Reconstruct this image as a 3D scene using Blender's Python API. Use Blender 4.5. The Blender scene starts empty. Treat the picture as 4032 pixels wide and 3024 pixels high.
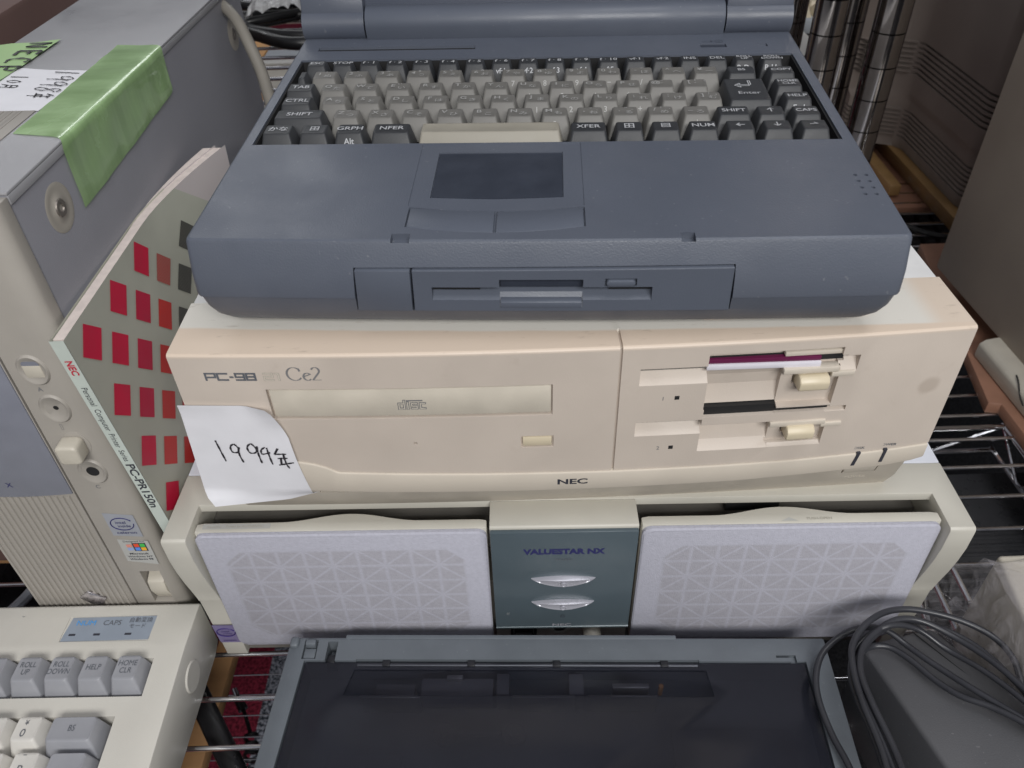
import bpy, bmesh, math, random
from mathutils import Matrix, Vector, Euler, noise
random.seed(7)
SC = bpy.context.scene
COL = SC.collection
MM = 0.001

# ---------------------------------------------------------------- camera, world, lamps, exposure
PITCH, ROLL, LENS = 0.7023, -0.034, 27.97
cam_d = bpy.data.cameras.new('camera')
cam = bpy.data.objects.new('camera', cam_d)
COL.objects.link(cam)
SC.camera = cam
fw = Vector((0, math.cos(PITCH), -math.sin(PITCH)))
up0 = Vector((0, math.sin(PITCH), math.cos(PITCH)))
rt0 = Vector((1, 0, 0))
rt = rt0*math.cos(ROLL) + up0*math.sin(ROLL)
up = -rt0*math.sin(ROLL) + up0*math.cos(ROLL)
m = Matrix((rt, up, -fw)).transposed().to_4x4()
m.translation = Vector((0, 0, 0.457))
cam.matrix_world = m
cam_d.sensor_fit = 'HORIZONTAL'
cam_d.sensor_width = 36
cam_d.lens = LENS
cam_d.clip_start = 0.01
cam_d.clip_end = 50
cam_d.dof.use_dof = True
cam_d.dof.focus_distance = 0.415
cam_d.dof.aperture_fstop = 16

world = bpy.data.worlds.new('World')
SC.world = world
world.use_nodes = True
nt = world.node_tree
bg = nt.nodes['Background']
tc = nt.nodes.new('ShaderNodeTexCoord')
sx = nt.nodes.new('ShaderNodeSeparateXYZ')
nt.links.new(tc.outputs['Generated'], sx.inputs[0])
mr = nt.nodes.new('ShaderNodeMapRange')
mr.inputs['From Min'].default_value = -1
mr.inputs['From Max'].default_value = 1
nt.links.new(sx.outputs['Z'], mr.inputs['Value'])
cr = nt.nodes.new('ShaderNodeValToRGB')
cr.color_ramp.elements[0].position = 0.0
cr.color_ramp.elements[0].color = (0.05, 0.047, 0.047, 1)
cr.color_ramp.elements[1].position = 1.0
cr.color_ramp.elements[1].color = (0.55, 0.56, 0.60, 1)
e = cr.color_ramp.elements.new(0.5); e.color = (0.085, 0.085, 0.09, 1)
nt.links.new(mr.outputs[0], cr.inputs[0])
# the shop around: uneven ceiling panels, shelves and aisles, seen only as soft reflections
wn = nt.nodes.new('ShaderNodeTexNoise'); wn.inputs['Scale'].default_value = 2.6; wn.inputs['Detail'].default_value = 2.5
nt.links.new(tc.outputs['Generated'], wn.inputs['Vector'])
wr = nt.nodes.new('ShaderNodeValToRGB')
wr.color_ramp.elements[0].position = .36; wr.color_ramp.elements[0].color = (.16, .145, .145, 1)
wr.color_ramp.elements[1].position = .62; wr.color_ramp.elements[1].color = (2.5, 2.5, 2.6, 1)
nt.links.new(wn.outputs['Fac'], wr.inputs[0])
wm = nt.nodes.new('ShaderNodeMix'); wm.data_type = 'RGBA'; wm.blend_type = 'MULTIPLY'; wm.inputs['Factor'].default_value = 1
nt.links.new(cr.outputs[0], wm.inputs['A']); nt.links.new(wr.outputs[0], wm.inputs['B'])
nt.links.new(wm.outputs['Result'], bg.inputs[0])
bg.inputs[1].default_value = 0.34

def lamp(name, loc, target, sx_, sy_, power, col):
    d = bpy.data.lights.new(name, 'AREA')
    d.shape = 'RECTANGLE'; d.size = sx_; d.size_y = sy_; d.energy = power; d.color = col
    o = bpy.data.objects.new(name, d); COL.objects.link(o)
    o.location = loc
    o.rotation_euler = (Vector(target)-Vector(loc)).to_track_quat('-Z', 'Y').to_euler()
    return o
# fluorescent ceiling tubes over the aisles, most behind and above the camera
lamp('ceiling_light', (0.28, -1.25, 1.38), (0.0, 0.3, 0.2), 1.4, 0.5, 34, (1.0, 0.99, 0.97))
lamp('ceiling_light', (0.35, -0.05, 2.0), (0.0, 0.35, 0.2), 1.4, 0.35, 8, (0.97, 0.98, 1.0))
lamp('ceiling_light', (-0.75, 2.65, 1.66), (-0.2, 0.4, 0.3), 2.2, 0.25, 9, (0.97, 0.99, 1.0))  # unseen tube beyond the stack, placed for sheen on tower top and tape

SC.view_settings.view_transform = 'Standard'
SC.view_settings.look = 'None'
SC.view_settings.exposure = 0.0
SC.view_settings.gamma = 1.0
SC.view_settings.use_curve_mapping = False

# ---------------------------------------------------------------- materials
def pm(name, rgb, rough=0.5, metal=0.0, noise_amt=0.06, nscale=60.0, bump=0.0, bscale=900.0, spec=0.5, coat=0.0, rvar=0.08, dirt=0.0, dust=0.0, smudge=0.0):
    mt = bpy.data.materials.new(name); mt.use_nodes = True
    n = mt.node_tree; L = n.links
    b = n.nodes['Principled BSDF']
    b.inputs['Metallic'].default_value = metal
    b.inputs['Roughness'].default_value = rough
    b.inputs['Specular IOR Level'].default_value = spec
    b.inputs['Coat Weight'].default_value = coat
    t = n.nodes.new('ShaderNodeTexCoord')
    nz = n.nodes.new('ShaderNodeTexNoise'); nz.inputs['Scale'].default_value = nscale; nz.inputs['Detail'].default_value = 4
    L.new(t.outputs['Object'], nz.inputs['Vector'])
    r = n.nodes.new('ShaderNodeMapRange')
    r.inputs['From Min'].default_value = 0.3; r.inputs['From Max'].default_value = 0.7
    r.inputs['To Min'].default_value = 1-noise_amt; r.inputs['To Max'].default_value = 1+noise_amt
    L.new(nz.outputs['Fac'], r.inputs['Value'])
    mx = n.nodes.new('ShaderNodeMix'); mx.data_type = 'RGBA'; mx.blend_type = 'MULTIPLY'
    mx.inputs['Factor'].default_value = 1.0
    mx.inputs['A'].default_value = (*rgb, 1)
    L.new(r.outputs[0], mx.inputs['B'])
    last = mx.outputs['Result']
    if dirt:
        n2 = n.nodes.new('ShaderNodeTexNoise'); n2.inputs['Scale'].default_value = 28; n2.inputs['Detail'].default_value = 7
        n2.inputs['Roughness'].default_value = 0.7
        L.new(t.outputs['Object'], n2.inputs['Vector'])
        r2 = n.nodes.new('ShaderNodeMapRange'); r2.inputs['From Min'].default_value = 0.60; r2.inputs['From Max'].default_value = 0.78
        r2.inputs['To Max'].default_value = dirt
        L.new(n2.outputs['Fac'], r2.inputs['Value'])
        m2 = n.nodes.new('ShaderNodeMix'); m2.data_type = 'RGBA'
        L.new(r2.outputs[0], m2.inputs['Factor']); L.new(last, m2.inputs['A'])
        m2.inputs['B'].default_value = (rgb[0]*.5, rgb[1]*.43, rgb[2]*.36, 1)
        last = m2.outputs['Result']
    if dust:
        n3 = n.nodes.new('ShaderNodeTexNoise'); n3.inputs['Scale'].default_value = 520; n3.inputs['Detail'].default_value = 0
        L.new(t.outputs['Object'], n3.inputs['Vector'])
        n4 = n.nodes.new('ShaderNodeTexNoise'); n4.inputs['Scale'].default_value = 20; n4.inputs['Detail'].default_value = 4
        L.new(t.outputs['Object'], n4.inputs['Vector'])
        r3 = n.nodes.new('ShaderNodeMapRange'); r3.inputs['From Min'].default_value = .80; r3.inputs['From Max'].default_value = .86
        r3.inputs['To Max'].default_value = dust
        L.new(n3.outputs['Fac'], r3.inputs['Value'])
        r4 = n.nodes.new('ShaderNodeMapRange'); r4.inputs['From Min'].default_value = .45; r4.inputs['From Max'].default_value = .75
        r4.inputs['To Max'].default_value = dust*.22
        L.new(n4.outputs['Fac'], r4.inputs['Value'])
        ad = n.nodes.new('ShaderNodeMath'); ad.operation = 'MAXIMUM'; L.new(r3.outputs[0], ad.inputs[0]); L.new(r4.outputs[0], ad.inputs[1])
        m3 = n.nodes.new('ShaderNodeMix'); m3.data_type = 'RGBA'
        L.new(ad.outputs[0], m3.inputs['Factor']); L.new(last, m3.inputs['A']); m3.inputs['B'].default_value = (.33, .33, .34, 1)
        last = m3.outputs['Result']
    L.new(last, b.inputs['Base Color'])
    rr = n.nodes.new('ShaderNodeMapRange'); rr.inputs['From Min'].default_value = 0.3; rr.inputs['From Max'].default_value = 0.7
    rr.inputs['To Min'].default_value = max(0.02, rough-rvar); rr.inputs['To Max'].default_value = min(1, rough+rvar)
    if smudge:
        n5 = n.nodes.new('ShaderNodeTexNoise'); n5.inputs['Scale'].default_value = 24; n5.inputs['Detail'].default_value = 6; n5.inputs['Distortion'].default_value = .6
        L.new(t.outputs['Object'], n5.inputs['Vector'])
        rr.inputs['To Min'].default_value = max(.05, rough-smudge); rr.inputs['To Max'].default_value = min(1, rough+smudge)
        L.new(n5.outputs['Fac'], rr.inputs['Value'])
    else: L.new(nz.outputs['Fac'], rr.inputs['Value'])
    L.new(rr.outputs[0], b.inputs['Roughness'])
    if bump:
        bn = n.nodes.new('ShaderNodeTexNoise'); bn.inputs['Scale'].default_value = bscale; bn.inputs['Detail'].default_value = 2
        L.new(t.outputs['Object'], bn.inputs['Vector'])
        bp = n.nodes.new('ShaderNodeBump'); bp.inputs['Strength'].default_value = bump; bp.inputs['Distance'].default_value = 0.0004
        L.new(bn.outputs['Fac'], bp.inputs['Height']); L.new(bp.outputs[0], b.inputs['Normal'])
    mt['last'] = 1
    return mt

def mathn(n, op, a, b=None, c=None):
    q = n.nodes.new('ShaderNodeMath'); q.operation = op
    for i, v in enumerate((a, b, c)):
        if v is None: continue
        if isinstance(v, (int, float)): q.inputs[i].default_value = v
        else: n.links.new(v, q.inputs[i])
    return q.outputs[0]

M = {}
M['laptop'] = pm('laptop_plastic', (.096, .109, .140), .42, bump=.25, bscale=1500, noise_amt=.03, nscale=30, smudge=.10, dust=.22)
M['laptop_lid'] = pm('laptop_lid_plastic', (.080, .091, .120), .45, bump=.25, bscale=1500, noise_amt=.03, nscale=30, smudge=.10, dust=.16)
M['laptop_drive'] = pm('drive_face_plastic', (.098, .112, .144), .42, bump=.2, bscale=1500, noise_amt=.015, rvar=.02)
M['pad'] = pm('touchpad_surface', (.035, .042, .06), .4, noise_amt=.1)
M['key_dark'] = pm('dark_key_plastic', (.034, .036, .040), .5, bump=.2, bscale=1800)
M['key_beige'] = pm('beige_key_plastic', (.155, .15, .14), .5, bump=.2, bscale=1800)
M['space'] = pm('spacebar_plastic', (.30, .28, .235), .5, bump=.2, bscale=1800)
M['ink_light'] = pm('light_ink', (.47, .48, .50), .6)
M['ink_soft'] = pm('soft_light_ink', (.40, .40, .39), .6)
M['ink_dark'] = pm('dark_ink', (.035, .037, .05), .6)
M['ink_grey'] = pm('grey_ink', (.12, .13, .15), .6)
M['ink_mid'] = pm('mid_grey_ink', (.20, .20, .205), .6)
M['ink_pale'] = pm('pale_ink', (.40, .38, .33), .6)
M['ink_blue'] = pm('blue_ink', (.03, .03, .13), .5)
M['ink_skyblue'] = pm('sky_blue_ink', (.06, .33, .75), .6)
M['ink_red'] = pm('red_ink', (.55, .03, .06), .6)
M['pen'] = pm('black_pen', (.02, .018, .025), .5)
M['black'] = pm('black_void', (.012, .012, .013), .7)
M['pc_lip'] = pm('computer_lip_plastic', (.60, .54, .46), .48, bump=.15, bscale=1400, noise_amt=.05, nscale=25)
M['pc_base'] = pm('computer_base_plastic', (.50, .455, .39), .5, bump=.15, bscale=1400)
M['pc_tray'] = pm('disc_tray_plastic', (.60, .55, .465), .45, bump=.15, bscale=1400)
M['pc_button'] = pm('yellowed_button_plastic', (.66, .575, .42), .42)
M['pc_metal'] = pm('computer_case_paint', (.66, .66, .66), .45, bump=.2, bscale=2200)
M['vs'] = pm('ivory_plastic', (.55, .53, .47), .45, bump=.15, bscale=1400, noise_amt=.04, nscale=25)
M['vs_in'] = pm('shaded_recess_plastic', (.16, .15, .135), .6)  # plastic darkened so that the shade of the recesses sits in the colour
M['vs_metal'] = pm('cover_paint', (.62, .64, .70), .45, bump=.2, bscale=2200)
M['teal'] = pm('smoked_teal_glass', (.085, .112, .130), .22, spec=.5, rvar=.03, noise_amt=.03)
M['teal_edge'] = pm('teal_glass_edge', (.16, .21, .23), .2, spec=.8)
M['silver'] = pm('silver_button_plastic', (.44, .44, .49), .3, metal=.3)
M['tower'] = pm('tower_plastic', (.36, .335, .30), .48, bump=.15, bscale=1400, noise_amt=.05, nscale=25, dirt=.12)
M['tower_grey'] = pm('tower_grey_plastic', (.215, .225, .27), .45, bump=.15, bscale=1400)
M['tower_metal'] = pm('tower_side_paint', (.23, .23, .255), .5, bump=.3, bscale=2200, noise_amt=.07, nscale=12)
M['tower_top'] = pm('tower_top_paint', (.32, .32, .335), .36, bump=.3, bscale=2200, noise_amt=.06, nscale=12, smudge=.1)
M['kb'] = pm('keyboard_case_plastic', (.56, .54, .49), .48, bump=.2, bscale=1400, noise_amt=.04, nscale=25, dirt=.06)
M['kb_side'] = pm('keyboard_side_plastic', (.44, .42, .37), .5, bump=.2, bscale=1400)
M['kb_white'] = pm('white_key_plastic', (.62, .60, .56), .45)
M['kb_grey'] = pm('grey_key_plastic', (.30, .305, .33), .47)
M['kb_badge'] = pm('indicator_strip', (.27, .31, .37), .35)
M['prn'] = pm('printer_plastic', (.115, .130, .147), .5, bump=.2, bscale=1400, dust=.15, smudge=.08)
M['prn_part'] = pm('printer_inner_plastic', (.16, .16, .17), .5)
M['prn_part2'] = pm('printer_inner_metal', (.45, .44, .42), .35, metal=.8)
M['prn_faint'] = pm('dark_mechanism', (.014, .0145, .018), .35)
M['prn_edge'] = pm('dim_mechanism_edge', (.055, .057, .065), .5)
M['steel'] = pm('steel_strip', (.34, .35, .35), .38, metal=1.0)
M['chrome'] = pm('chrome_wire', (.74, .74, .76), .12, metal=1.0, rvar=.04, noise_amt=.1)
M['chrome_post'] = pm('chrome_post_metal', (.42, .38, .36), .16, metal=1.0, rvar=.05, noise_amt=.12, nscale=30)
M['groove'] = pm('post_groove', (.03, .028, .027), .5)
M['cable'] = pm('dark_cable_rubber', (.030, .031, .037), .33, noise_amt=.1)
M['cable_black'] = pm('black_cable_rubber', (.010, .010, .011), .33)
M['cable_grey'] = pm('grey_cable_rubber', (.21, .195, .17), .5)
M['cable_pale'] = pm('pale_cable_rubber', (.34, .36, .40), .5)
M['adapter'] = pm('dark_grey_shell', (.084, .085, .092), .5, bump=.3, bscale=1400, noise_amt=.06, nscale=18, dust=.2, smudge=.1)
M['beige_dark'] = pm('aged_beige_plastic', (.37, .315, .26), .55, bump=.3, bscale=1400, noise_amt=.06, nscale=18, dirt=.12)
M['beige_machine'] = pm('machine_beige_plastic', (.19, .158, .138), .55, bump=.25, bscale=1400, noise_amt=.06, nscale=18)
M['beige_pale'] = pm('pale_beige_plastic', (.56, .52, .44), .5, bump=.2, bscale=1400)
M['yellowed'] = pm('yellowed_plastic', (.24, .14, .055), .5, noise_amt=.1)
M['board'] = pm('brown_board', (.25, .125, .08), .6, noise_amt=.12, nscale=40, bump=.2)
M['wood'] = pm('pale_wood', (.60, .34, .16), .6, noise_amt=.15, nscale=30)
M['brown'] = pm('brown_carton', (.13, .078, .068), .7, noise_amt=.1, nscale=10)
M['vent_black'] = pm('black_vent_plastic', (.045, .046, .05), .3)
M['dark_key2'] = pm('charcoal_key_plastic', (.10, .095, .095), .5)
M['paper'] = pm('white_paper', (.78, .78, .82), .75, noise_amt=.03, bump=.6, bscale=90)
M['page'] = pm('page_edges', (.66, .58, .54), .8, noise_amt=.08, nscale=200)
M['spine'] = pm('pale_spine', (.56, .62, .57), .5)
M['tape_plain'] = pm('green_tape', (.37, .56, .26), .22, noise_amt=.10, nscale=35, bump=.5, bscale=70, coat=.6)
M['green_note'] = pm('green_paper', (.37, .55, .26), .6, noise_amt=.06)
M['purple'] = pm('purple_label', (.13, .012, .06), .45)
M['white_label'] = pm('white_label', (.72, .70, .76), .5)
M['copper'] = pm('orange_strip', (.60, .28, .09), .5)
M['sticker'] = pm('grey_sticker', (.33, .345, .385), .4)
M['sticker2'] = pm('pale_sticker', (.45, .45, .43), .4)
M['sticker3'] = pm('violet_sticker', (.21, .18, .33), .35)
M['violet'] = pm('violet_ink', (.045, .025, .16), .5)
M['win_red'] = pm('flag_red', (.75, .08, .03), .5)
M['win_green'] = pm('flag_green', (.06, .50, .09), .5)
M['win_blue'] = pm('flag_blue', (.10, .28, .80), .5)
M['win_yellow'] = pm('flag_yellow', (.85, .45, .03), .5)
M['win_pink'] = pm('flag_pink', (.72, .28, .22), .5)
M['win_pale'] = pm('flag_pale_blue', (.30, .40, .70), .5)
M['emblem'] = pm('silver_emblem', (.55, .52, .54), .22, metal=.9, noise_amt=.3, nscale=400)
M['red1'] = pm('red_print', (.66, .012, .06), .45)
M['red2'] = pm('crimson_print', (.55, .014, .06), .45)
M['red3'] = pm('orange_red_print', (.60, .04, .035), .45)
M['orange'] = pm('orange_box', (.68, .36, .13), .6)
M['grey_box'] = pm('grey_box_plastic', (.40, .43, .46), .5)
M['white_box'] = pm('white_box_plastic', (.62, .60, .56), .5)
M['screw'] = pm('screw_metal', (.30, .27, .24), .4, metal=.8)
M['dimple'] = pm('dimple_paint', (.42, .39, .34), .5)

def find_bsdf(mt): return mt.node_tree.nodes['Principled BSDF']

# yellowed plastic with an unyellowed rectangle where something once lay on the case
def pc_bezel_material():
    mt = pm('computer_front_plastic', (.575, .505, .44), .46, bump=.15, bscale=1400, noise_amt=.05, nscale=25, dirt=.22)
    n = mt.node_tree; L = n.links; b = find_bsdf(mt)
    src = b.inputs['Base Color'].links[0].from_socket
    t = n.nodes.new('ShaderNodeTexCoord'); s = n.nodes.new('ShaderNodeSeparateXYZ'); L.new(t.outputs['Object'], s.inputs[0])
    nz = n.nodes.new('ShaderNodeTexNoise'); nz.inputs['Scale'].default_value = 45; L.new(t.outputs['Object'], nz.inputs['Vector'])
    wob = mathn(n, 'MULTIPLY', mathn(n, 'SUBTRACT', nz.outputs['Fac'], 0.5), 0.0015)
    xa = mathn(n, 'ADD', s.outputs['X'], .039)
    line = mathn(n, 'ADD', mathn(n, 'ADD', mathn(n, 'MULTIPLY', mathn(n, 'MULTIPLY', xa, xa), .1339), mathn(n, 'MULTIPLY_ADD', xa, -0.057, 0.0098)), wob)
    d = mathn(n, 'SUBTRACT', s.outputs['Y'], line)
    ss = n.nodes.new('ShaderNodeMapRange'); ss.interpolation_type = 'SMOOTHSTEP'
    ss.inputs['From Min'].default_value = -0.001; ss.inputs['From Max'].default_value = 0.001; L.new(d, ss.inputs['Value'])
    s3 = n.nodes.new('ShaderNodeMapRange'); s3.interpolation_type = 'SMOOTHSTEP'
    s3.inputs['From Min'].default_value = 0.155; s3.inputs['From Max'].default_value = 0.167
    s3.inputs['To Min'].default_value = 1; s3.inputs['To Max'].default_value = 0.15; L.new(s.outputs['X'], s3.inputs['Value'])
    clean = mathn(n, 'MULTIPLY', ss.outputs[0], s3.outputs[0])
    top = n.nodes.new('ShaderNodeMapRange'); top.interpolation_type = 'SMOOTHSTEP'
    top.inputs['From Min'].default_value = 0.1145; top.inputs['From Max'].default_value = 0.1170; L.new(s.outputs['Z'], top.inputs['Value'])
    yel = n.nodes.new('ShaderNodeMix'); yel.data_type = 'RGBA'
    L.new(top.outputs[0], yel.inputs['Factor']); L.new(src, yel.inputs['A']); yel.inputs['B'].default_value = (.66, .545, .44, 1)
    f2 = mathn(n, 'MULTIPLY', clean, top.outputs[0])
    o = n.nodes.new('ShaderNodeMix'); o.data_type = 'RGBA'
    L.new(f2, o.inputs['Factor']); L.new(yel.outputs['Result'], o.inputs['A']); o.inputs['B'].default_value = (.68, .655, .60, 1)
    dx = mathn(n, 'SUBTRACT', s.outputs['X'], .1655); dz = mathn(n, 'SUBTRACT', s.outputs['Z'], .084)
    rad = mathn(n, 'SQRT', mathn(n, 'ADD', mathn(n, 'MULTIPLY', dx, dx), mathn(n, 'MULTIPLY', dz, dz)))
    rad = mathn(n, 'ADD', rad, mathn(n, 'MULTIPLY', mathn(n, 'SUBTRACT', nz.outputs['Fac'], .5), .012))
    sp = n.nodes.new('ShaderNodeMapRange'); sp.interpolation_type = 'SMOOTHSTEP'; sp.inputs['From Min'].default_value = .002; sp.inputs['From Max'].default_value = .0058
    sp.inputs['To Min'].default_value = .35; sp.inputs['To Max'].default_value = 0; L.new(rad, sp.inputs['Value'])
    # grey scuffs along the upper front edge
    n6 = n.nodes.new('ShaderNodeTexNoise'); n6.inputs['Scale'].default_value = 1; n6.inputs['Detail'].default_value = 6; n6.inputs['Roughness'].default_value = .7
    mp = n.nodes.new('ShaderNodeMapping'); mp.inputs['Scale'].default_value = (55, 260, 120); L.new(t.outputs['Object'], mp.inputs['Vector']); L.new(mp.outputs[0], n6.inputs['Vector'])
    sc = n.nodes.new('ShaderNodeMapRange'); sc.inputs['From Min'].default_value = .60; sc.inputs['From Max'].default_value = .74; sc.inputs['To Max'].default_value = .5; L.new(n6.outputs['Fac'], sc.inputs['Value'])
    scf = mathn(n, 'MULTIPLY', sc.outputs[0], top.outputs[0])
    fac = mathn(n, 'MAXIMUM', sp.outputs[0], scf)
    o3 = n.nodes.new('ShaderNodeMix'); o3.data_type = 'RGBA'; L.new(fac, o3.inputs['Factor']); L.new(o.outputs['Result'], o3.inputs['A']); o3.inputs['B'].default_value = (.27, .21, .16, 1)
    L.new(o3.outputs['Result'], b.inputs['Base Color'])
    return mt
M['pc'] = pc_bezel_material()

# speaker cloth: pale lattice of triangles that shows through the fabric
def grille_material(cx):
    mt = pm('speaker_cloth', (.44, .44, .505), .9, noise_amt=.05, nscale=500, bump=.9, bscale=1300, spec=.15)
    n = mt.node_tree; L = n.links; b = find_bsdf(mt)
    src = b.inputs['Base Color'].links[0].from_socket
    t = n.nodes.new('ShaderNodeTexCoord'); s = n.nodes.new('ShaderNodeSeparateXYZ'); L.new(t.outputs['Object'], s.inputs[0])
    X = mathn(n, 'SUBTRACT', s.outputs['X'], cx); Z = s.outputs['Z']
    def line(v, period, w):
        f = mathn(n, 'ABSOLUTE', mathn(n, 'SUBTRACT', mathn(n, 'FRACT', mathn(n, 'DIVIDE', v, period)), .5))
        r = n.nodes.new('ShaderNodeMapRange'); r.interpolation_type = 'SMOOTHSTEP'
        r.inputs['From Min'].default_value = w/period*.15; r.inputs['From Max'].default_value = w/period*1.7
        r.inputs['To Min'].default_value = 1; r.inputs['To Max'].default_value = 0
        L.new(f, r.inputs['Value']); return r.outputs[0]
    px, pz = 0.0146, 0.0137
    l1 = line(X, px, .0010); l2 = line(mathn(n, 'ADD', Z, .003), pz, .0010)
    k = px/pz
    zz = mathn(n, 'MULTIPLY', mathn(n, 'ADD', Z, .003), k)
    l3 = line(mathn(n, 'ADD', X, zz), 2*px, .0010); l4 = line(mathn(n, 'ADD', mathn(n, 'SUBTRACT', X, zz), px), 2*px, .0010)
    ln = mathn(n, 'MAXIMUM', mathn(n, 'MAXIMUM', l1, l2), mathn(n, 'MAXIMUM', l3, l4))
    ax = mathn(n, 'ABSOLUTE', X); az = mathn(n, 'ABSOLUTE', mathn(n, 'SUBTRACT', Z, .0735))
    edge = mathn(n, 'MAXIMUM', mathn(n, 'SUBTRACT', ax, .0655), mathn(n, 'SUBTRACT', az, .0395))
    edge = mathn(n, 'MAXIMUM', edge, mathn(n, 'MULTIPLY', mathn(n, 'SUBTRACT', mathn(n, 'ADD', ax, az), .0955), .8))
    r = n.nodes.new('ShaderNodeMapRange'); r.interpolation_type = 'SMOOTHSTEP'
    r.inputs['From Min'].default_value = -.0008; r.inputs['From Max'].default_value = .0008; L.new(edge, r.inputs['Value'])
    f = mathn(n, 'MAXIMUM', mathn(n, 'MULTIPLY', ln, .75), r.outputs[0])
    o = n.nodes.new('ShaderNodeMix'); o.data_type = 'RGBA'
    mlt = n.nodes.new('ShaderNodeMix'); mlt.data_type = 'RGBA'; mlt.blend_type = 'MULTIPLY'; mlt.inputs['Factor'].default_value = 1
    L.new(src, mlt.inputs['A']); mlt.inputs['B'].default_value = (.85, .835, .81, 1)
    L.new(f, o.inputs['Factor']); L.new(mlt.outputs['Result'], o.inputs['A']); L.new(src, o.inputs['B'])
    L.new(o.outputs['Result'], b.inputs['Base Color'])
    return mt

def hatch_material(name, c1, c2):
    mt = pm(name, c1, .5); n = mt.node_tree; L = n.links; b = find_bsdf(mt)
    t = n.nodes.new('ShaderNodeTexCoord'); s = n.nodes.new('ShaderNodeSeparateXYZ'); L.new(t.outputs['Object'], s.inputs[0])
    f = mathn(n, 'FRACT', mathn(n, 'MULTIPLY', mathn(n, 'ADD', s.outputs['Z'], s.outputs['Y']), 900))
    g = mathn(n, 'GREATER_THAN', f, .5)
    o = n.nodes.new('ShaderNodeMix'); o.data_type = 'RGBA'; L.new(g, o.inputs['Factor'])
    o.inputs['A'].default_value = (*c1, 1); o.inputs['B'].default_value = (*c2, 1)
    L.new(o.outputs['Result'], b.inputs['Base Color']); return mt
M['hatch_grey'] = hatch_material('grey_hatch_print', (.05, .05, .045), (.13, .13, .115))
M['hatch_red'] = hatch_material('red_hatch_print', (.50, .03, .035), (.40, .20, .16))

def cover_material():
    mt = pm('booklet_cover_print', (.50, .51, .435), .42, noise_amt=.03); n = mt.node_tree; L = n.links; b = find_bsdf(mt)
    src = b.inputs['Base Color'].links[0].from_socket
    t = n.nodes.new('ShaderNodeTexCoord'); s = n.nodes.new('ShaderNodeSeparateXYZ'); L.new(t.outputs['Object'], s.inputs[0])
    d = mathn(n, 'ADD', s.outputs['Z'], mathn(n, 'MULTIPLY', s.outputs['Y'], .8))
    g = mathn(n, 'GREATER_THAN', d, .368)
    o = n.nodes.new('ShaderNodeMix'); o.data_type = 'RGBA'; L.new(g, o.inputs['Factor']); L.new(src, o.inputs['A'])
    o.inputs['B'].default_value = (.60, .55, .55, 1); L.new(o.outputs['Result'], b.inputs['Base Color']); return mt
M['cover'] = cover_material()

def carpet_material():
    mt = pm('carpet_tiles', (.1, .1, .1), .95, bump=1.0, bscale=500, spec=.1); n = mt.node_tree; L = n.links; b = find_bsdf(mt)
    t = n.nodes.new('ShaderNodeTexCoord'); s = n.nodes.new('ShaderNodeSeparateXYZ'); L.new(t.outputs['Object'], s.inputs[0])
    nz = n.nodes.new('ShaderNodeTexNoise'); nz.inputs['Scale'].default_value = 330; nz.inputs['Detail'].default_value = 3
    L.new(t.outputs['Object'], nz.inputs['Vector'])
    def ramp(c0, c1, lo, hi):
        r = n.nodes.new('ShaderNodeValToRGB'); r.color_ramp.elements[0].color = (*c0, 1); r.color_ramp.elements[1].color = (*c1, 1)
        r.color_ramp.elements[0].position = lo; r.color_ramp.elements[1].position = hi
        L.new(nz.outputs['Fac'], r.inputs[0]); return r.outputs[0]
    far = ramp((.006, .006, .007), (.02, .02, .022), .35, .65)  # near-black stretch on the right: shade under the shelves put into the colour
    red = ramp((.05, .006, .012), (.20, .02, .04), .35, .65); gry = ramp((.02, .024, .032), (.24, .25, .29), .42, .6)
    g = mathn(n, 'GREATER_THAN', mathn(n, 'ADD', s.outputs['X'], mathn(n, 'MULTIPLY', s.outputs['Y'], .0)), -.318)
    o = n.nodes.new('ShaderNodeMix'); o.data_type = 'RGBA'; L.new(g, o.inputs['Factor']); L.new(red, o.inputs['A']); L.new(gry, o.inputs['B'])
    g2 = mathn(n, 'GREATER_THAN', s.outputs['X'], -.215); o2 = n.nodes.new('ShaderNodeMix'); o2.data_type = 'RGBA'; L.new(g2, o2.inputs['Factor']); L.new(o.outputs['Result'], o2.inputs['A']); L.new(far, o2.inputs['B'])
    L.new(o2.outputs['Result'], b.inputs['Base Color']); return mt
M['carpet'] = carpet_material()

def clear_material(name, tint, clear, rough):
    mt = bpy.data.materials.new(name); mt.use_nodes = True; n = mt.node_tree; L = n.links
    out = n.nodes['Material Output']; b = n.nodes['Principled BSDF']
    b.inputs['Base Color'].default_value = (*tint, 1); b.inputs['Roughness'].default_value = rough
    t = n.nodes.new('ShaderNodeTexCoord'); nz = n.nodes.new('ShaderNodeTexNoise'); nz.inputs['Scale'].default_value = 55; nz.inputs['Detail'].default_value = 4
    nz.inputs['Distortion'].default_value = 1.5
    L.new(t.outputs['Object'], nz.inputs['Vector'])
    bp = n.nodes.new('ShaderNodeBump'); bp.inputs['Strength'].default_value = .9; bp.inputs['Distance'].default_value = .004
    L.new(nz.outputs['Fac'], bp.inputs['Height']); L.new(bp.outputs[0], b.inputs['Normal'])
    tr = n.nodes.new('ShaderNodeBsdfTransparent'); mix = n.nodes.new('ShaderNodeMixShader')
    r = n.nodes.new('ShaderNodeMapRange'); r.inputs['From Min'].default_value = .35; r.inputs['From Max'].default_value = .7
    r.inputs['To Min'].default_value = clear-.1; r.inputs['To Max'].default_value = clear+.15
    L.new(nz.outputs['Fac'], r.inputs['Value']); L.new(r.outputs[0], mix.inputs[0])
    L.new(tr.outputs[0], mix.inputs[1]); L.new(b.outputs[0], mix.inputs[2]); L.new(mix.outputs[0], out.inputs['Surface'])
    return mt
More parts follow.
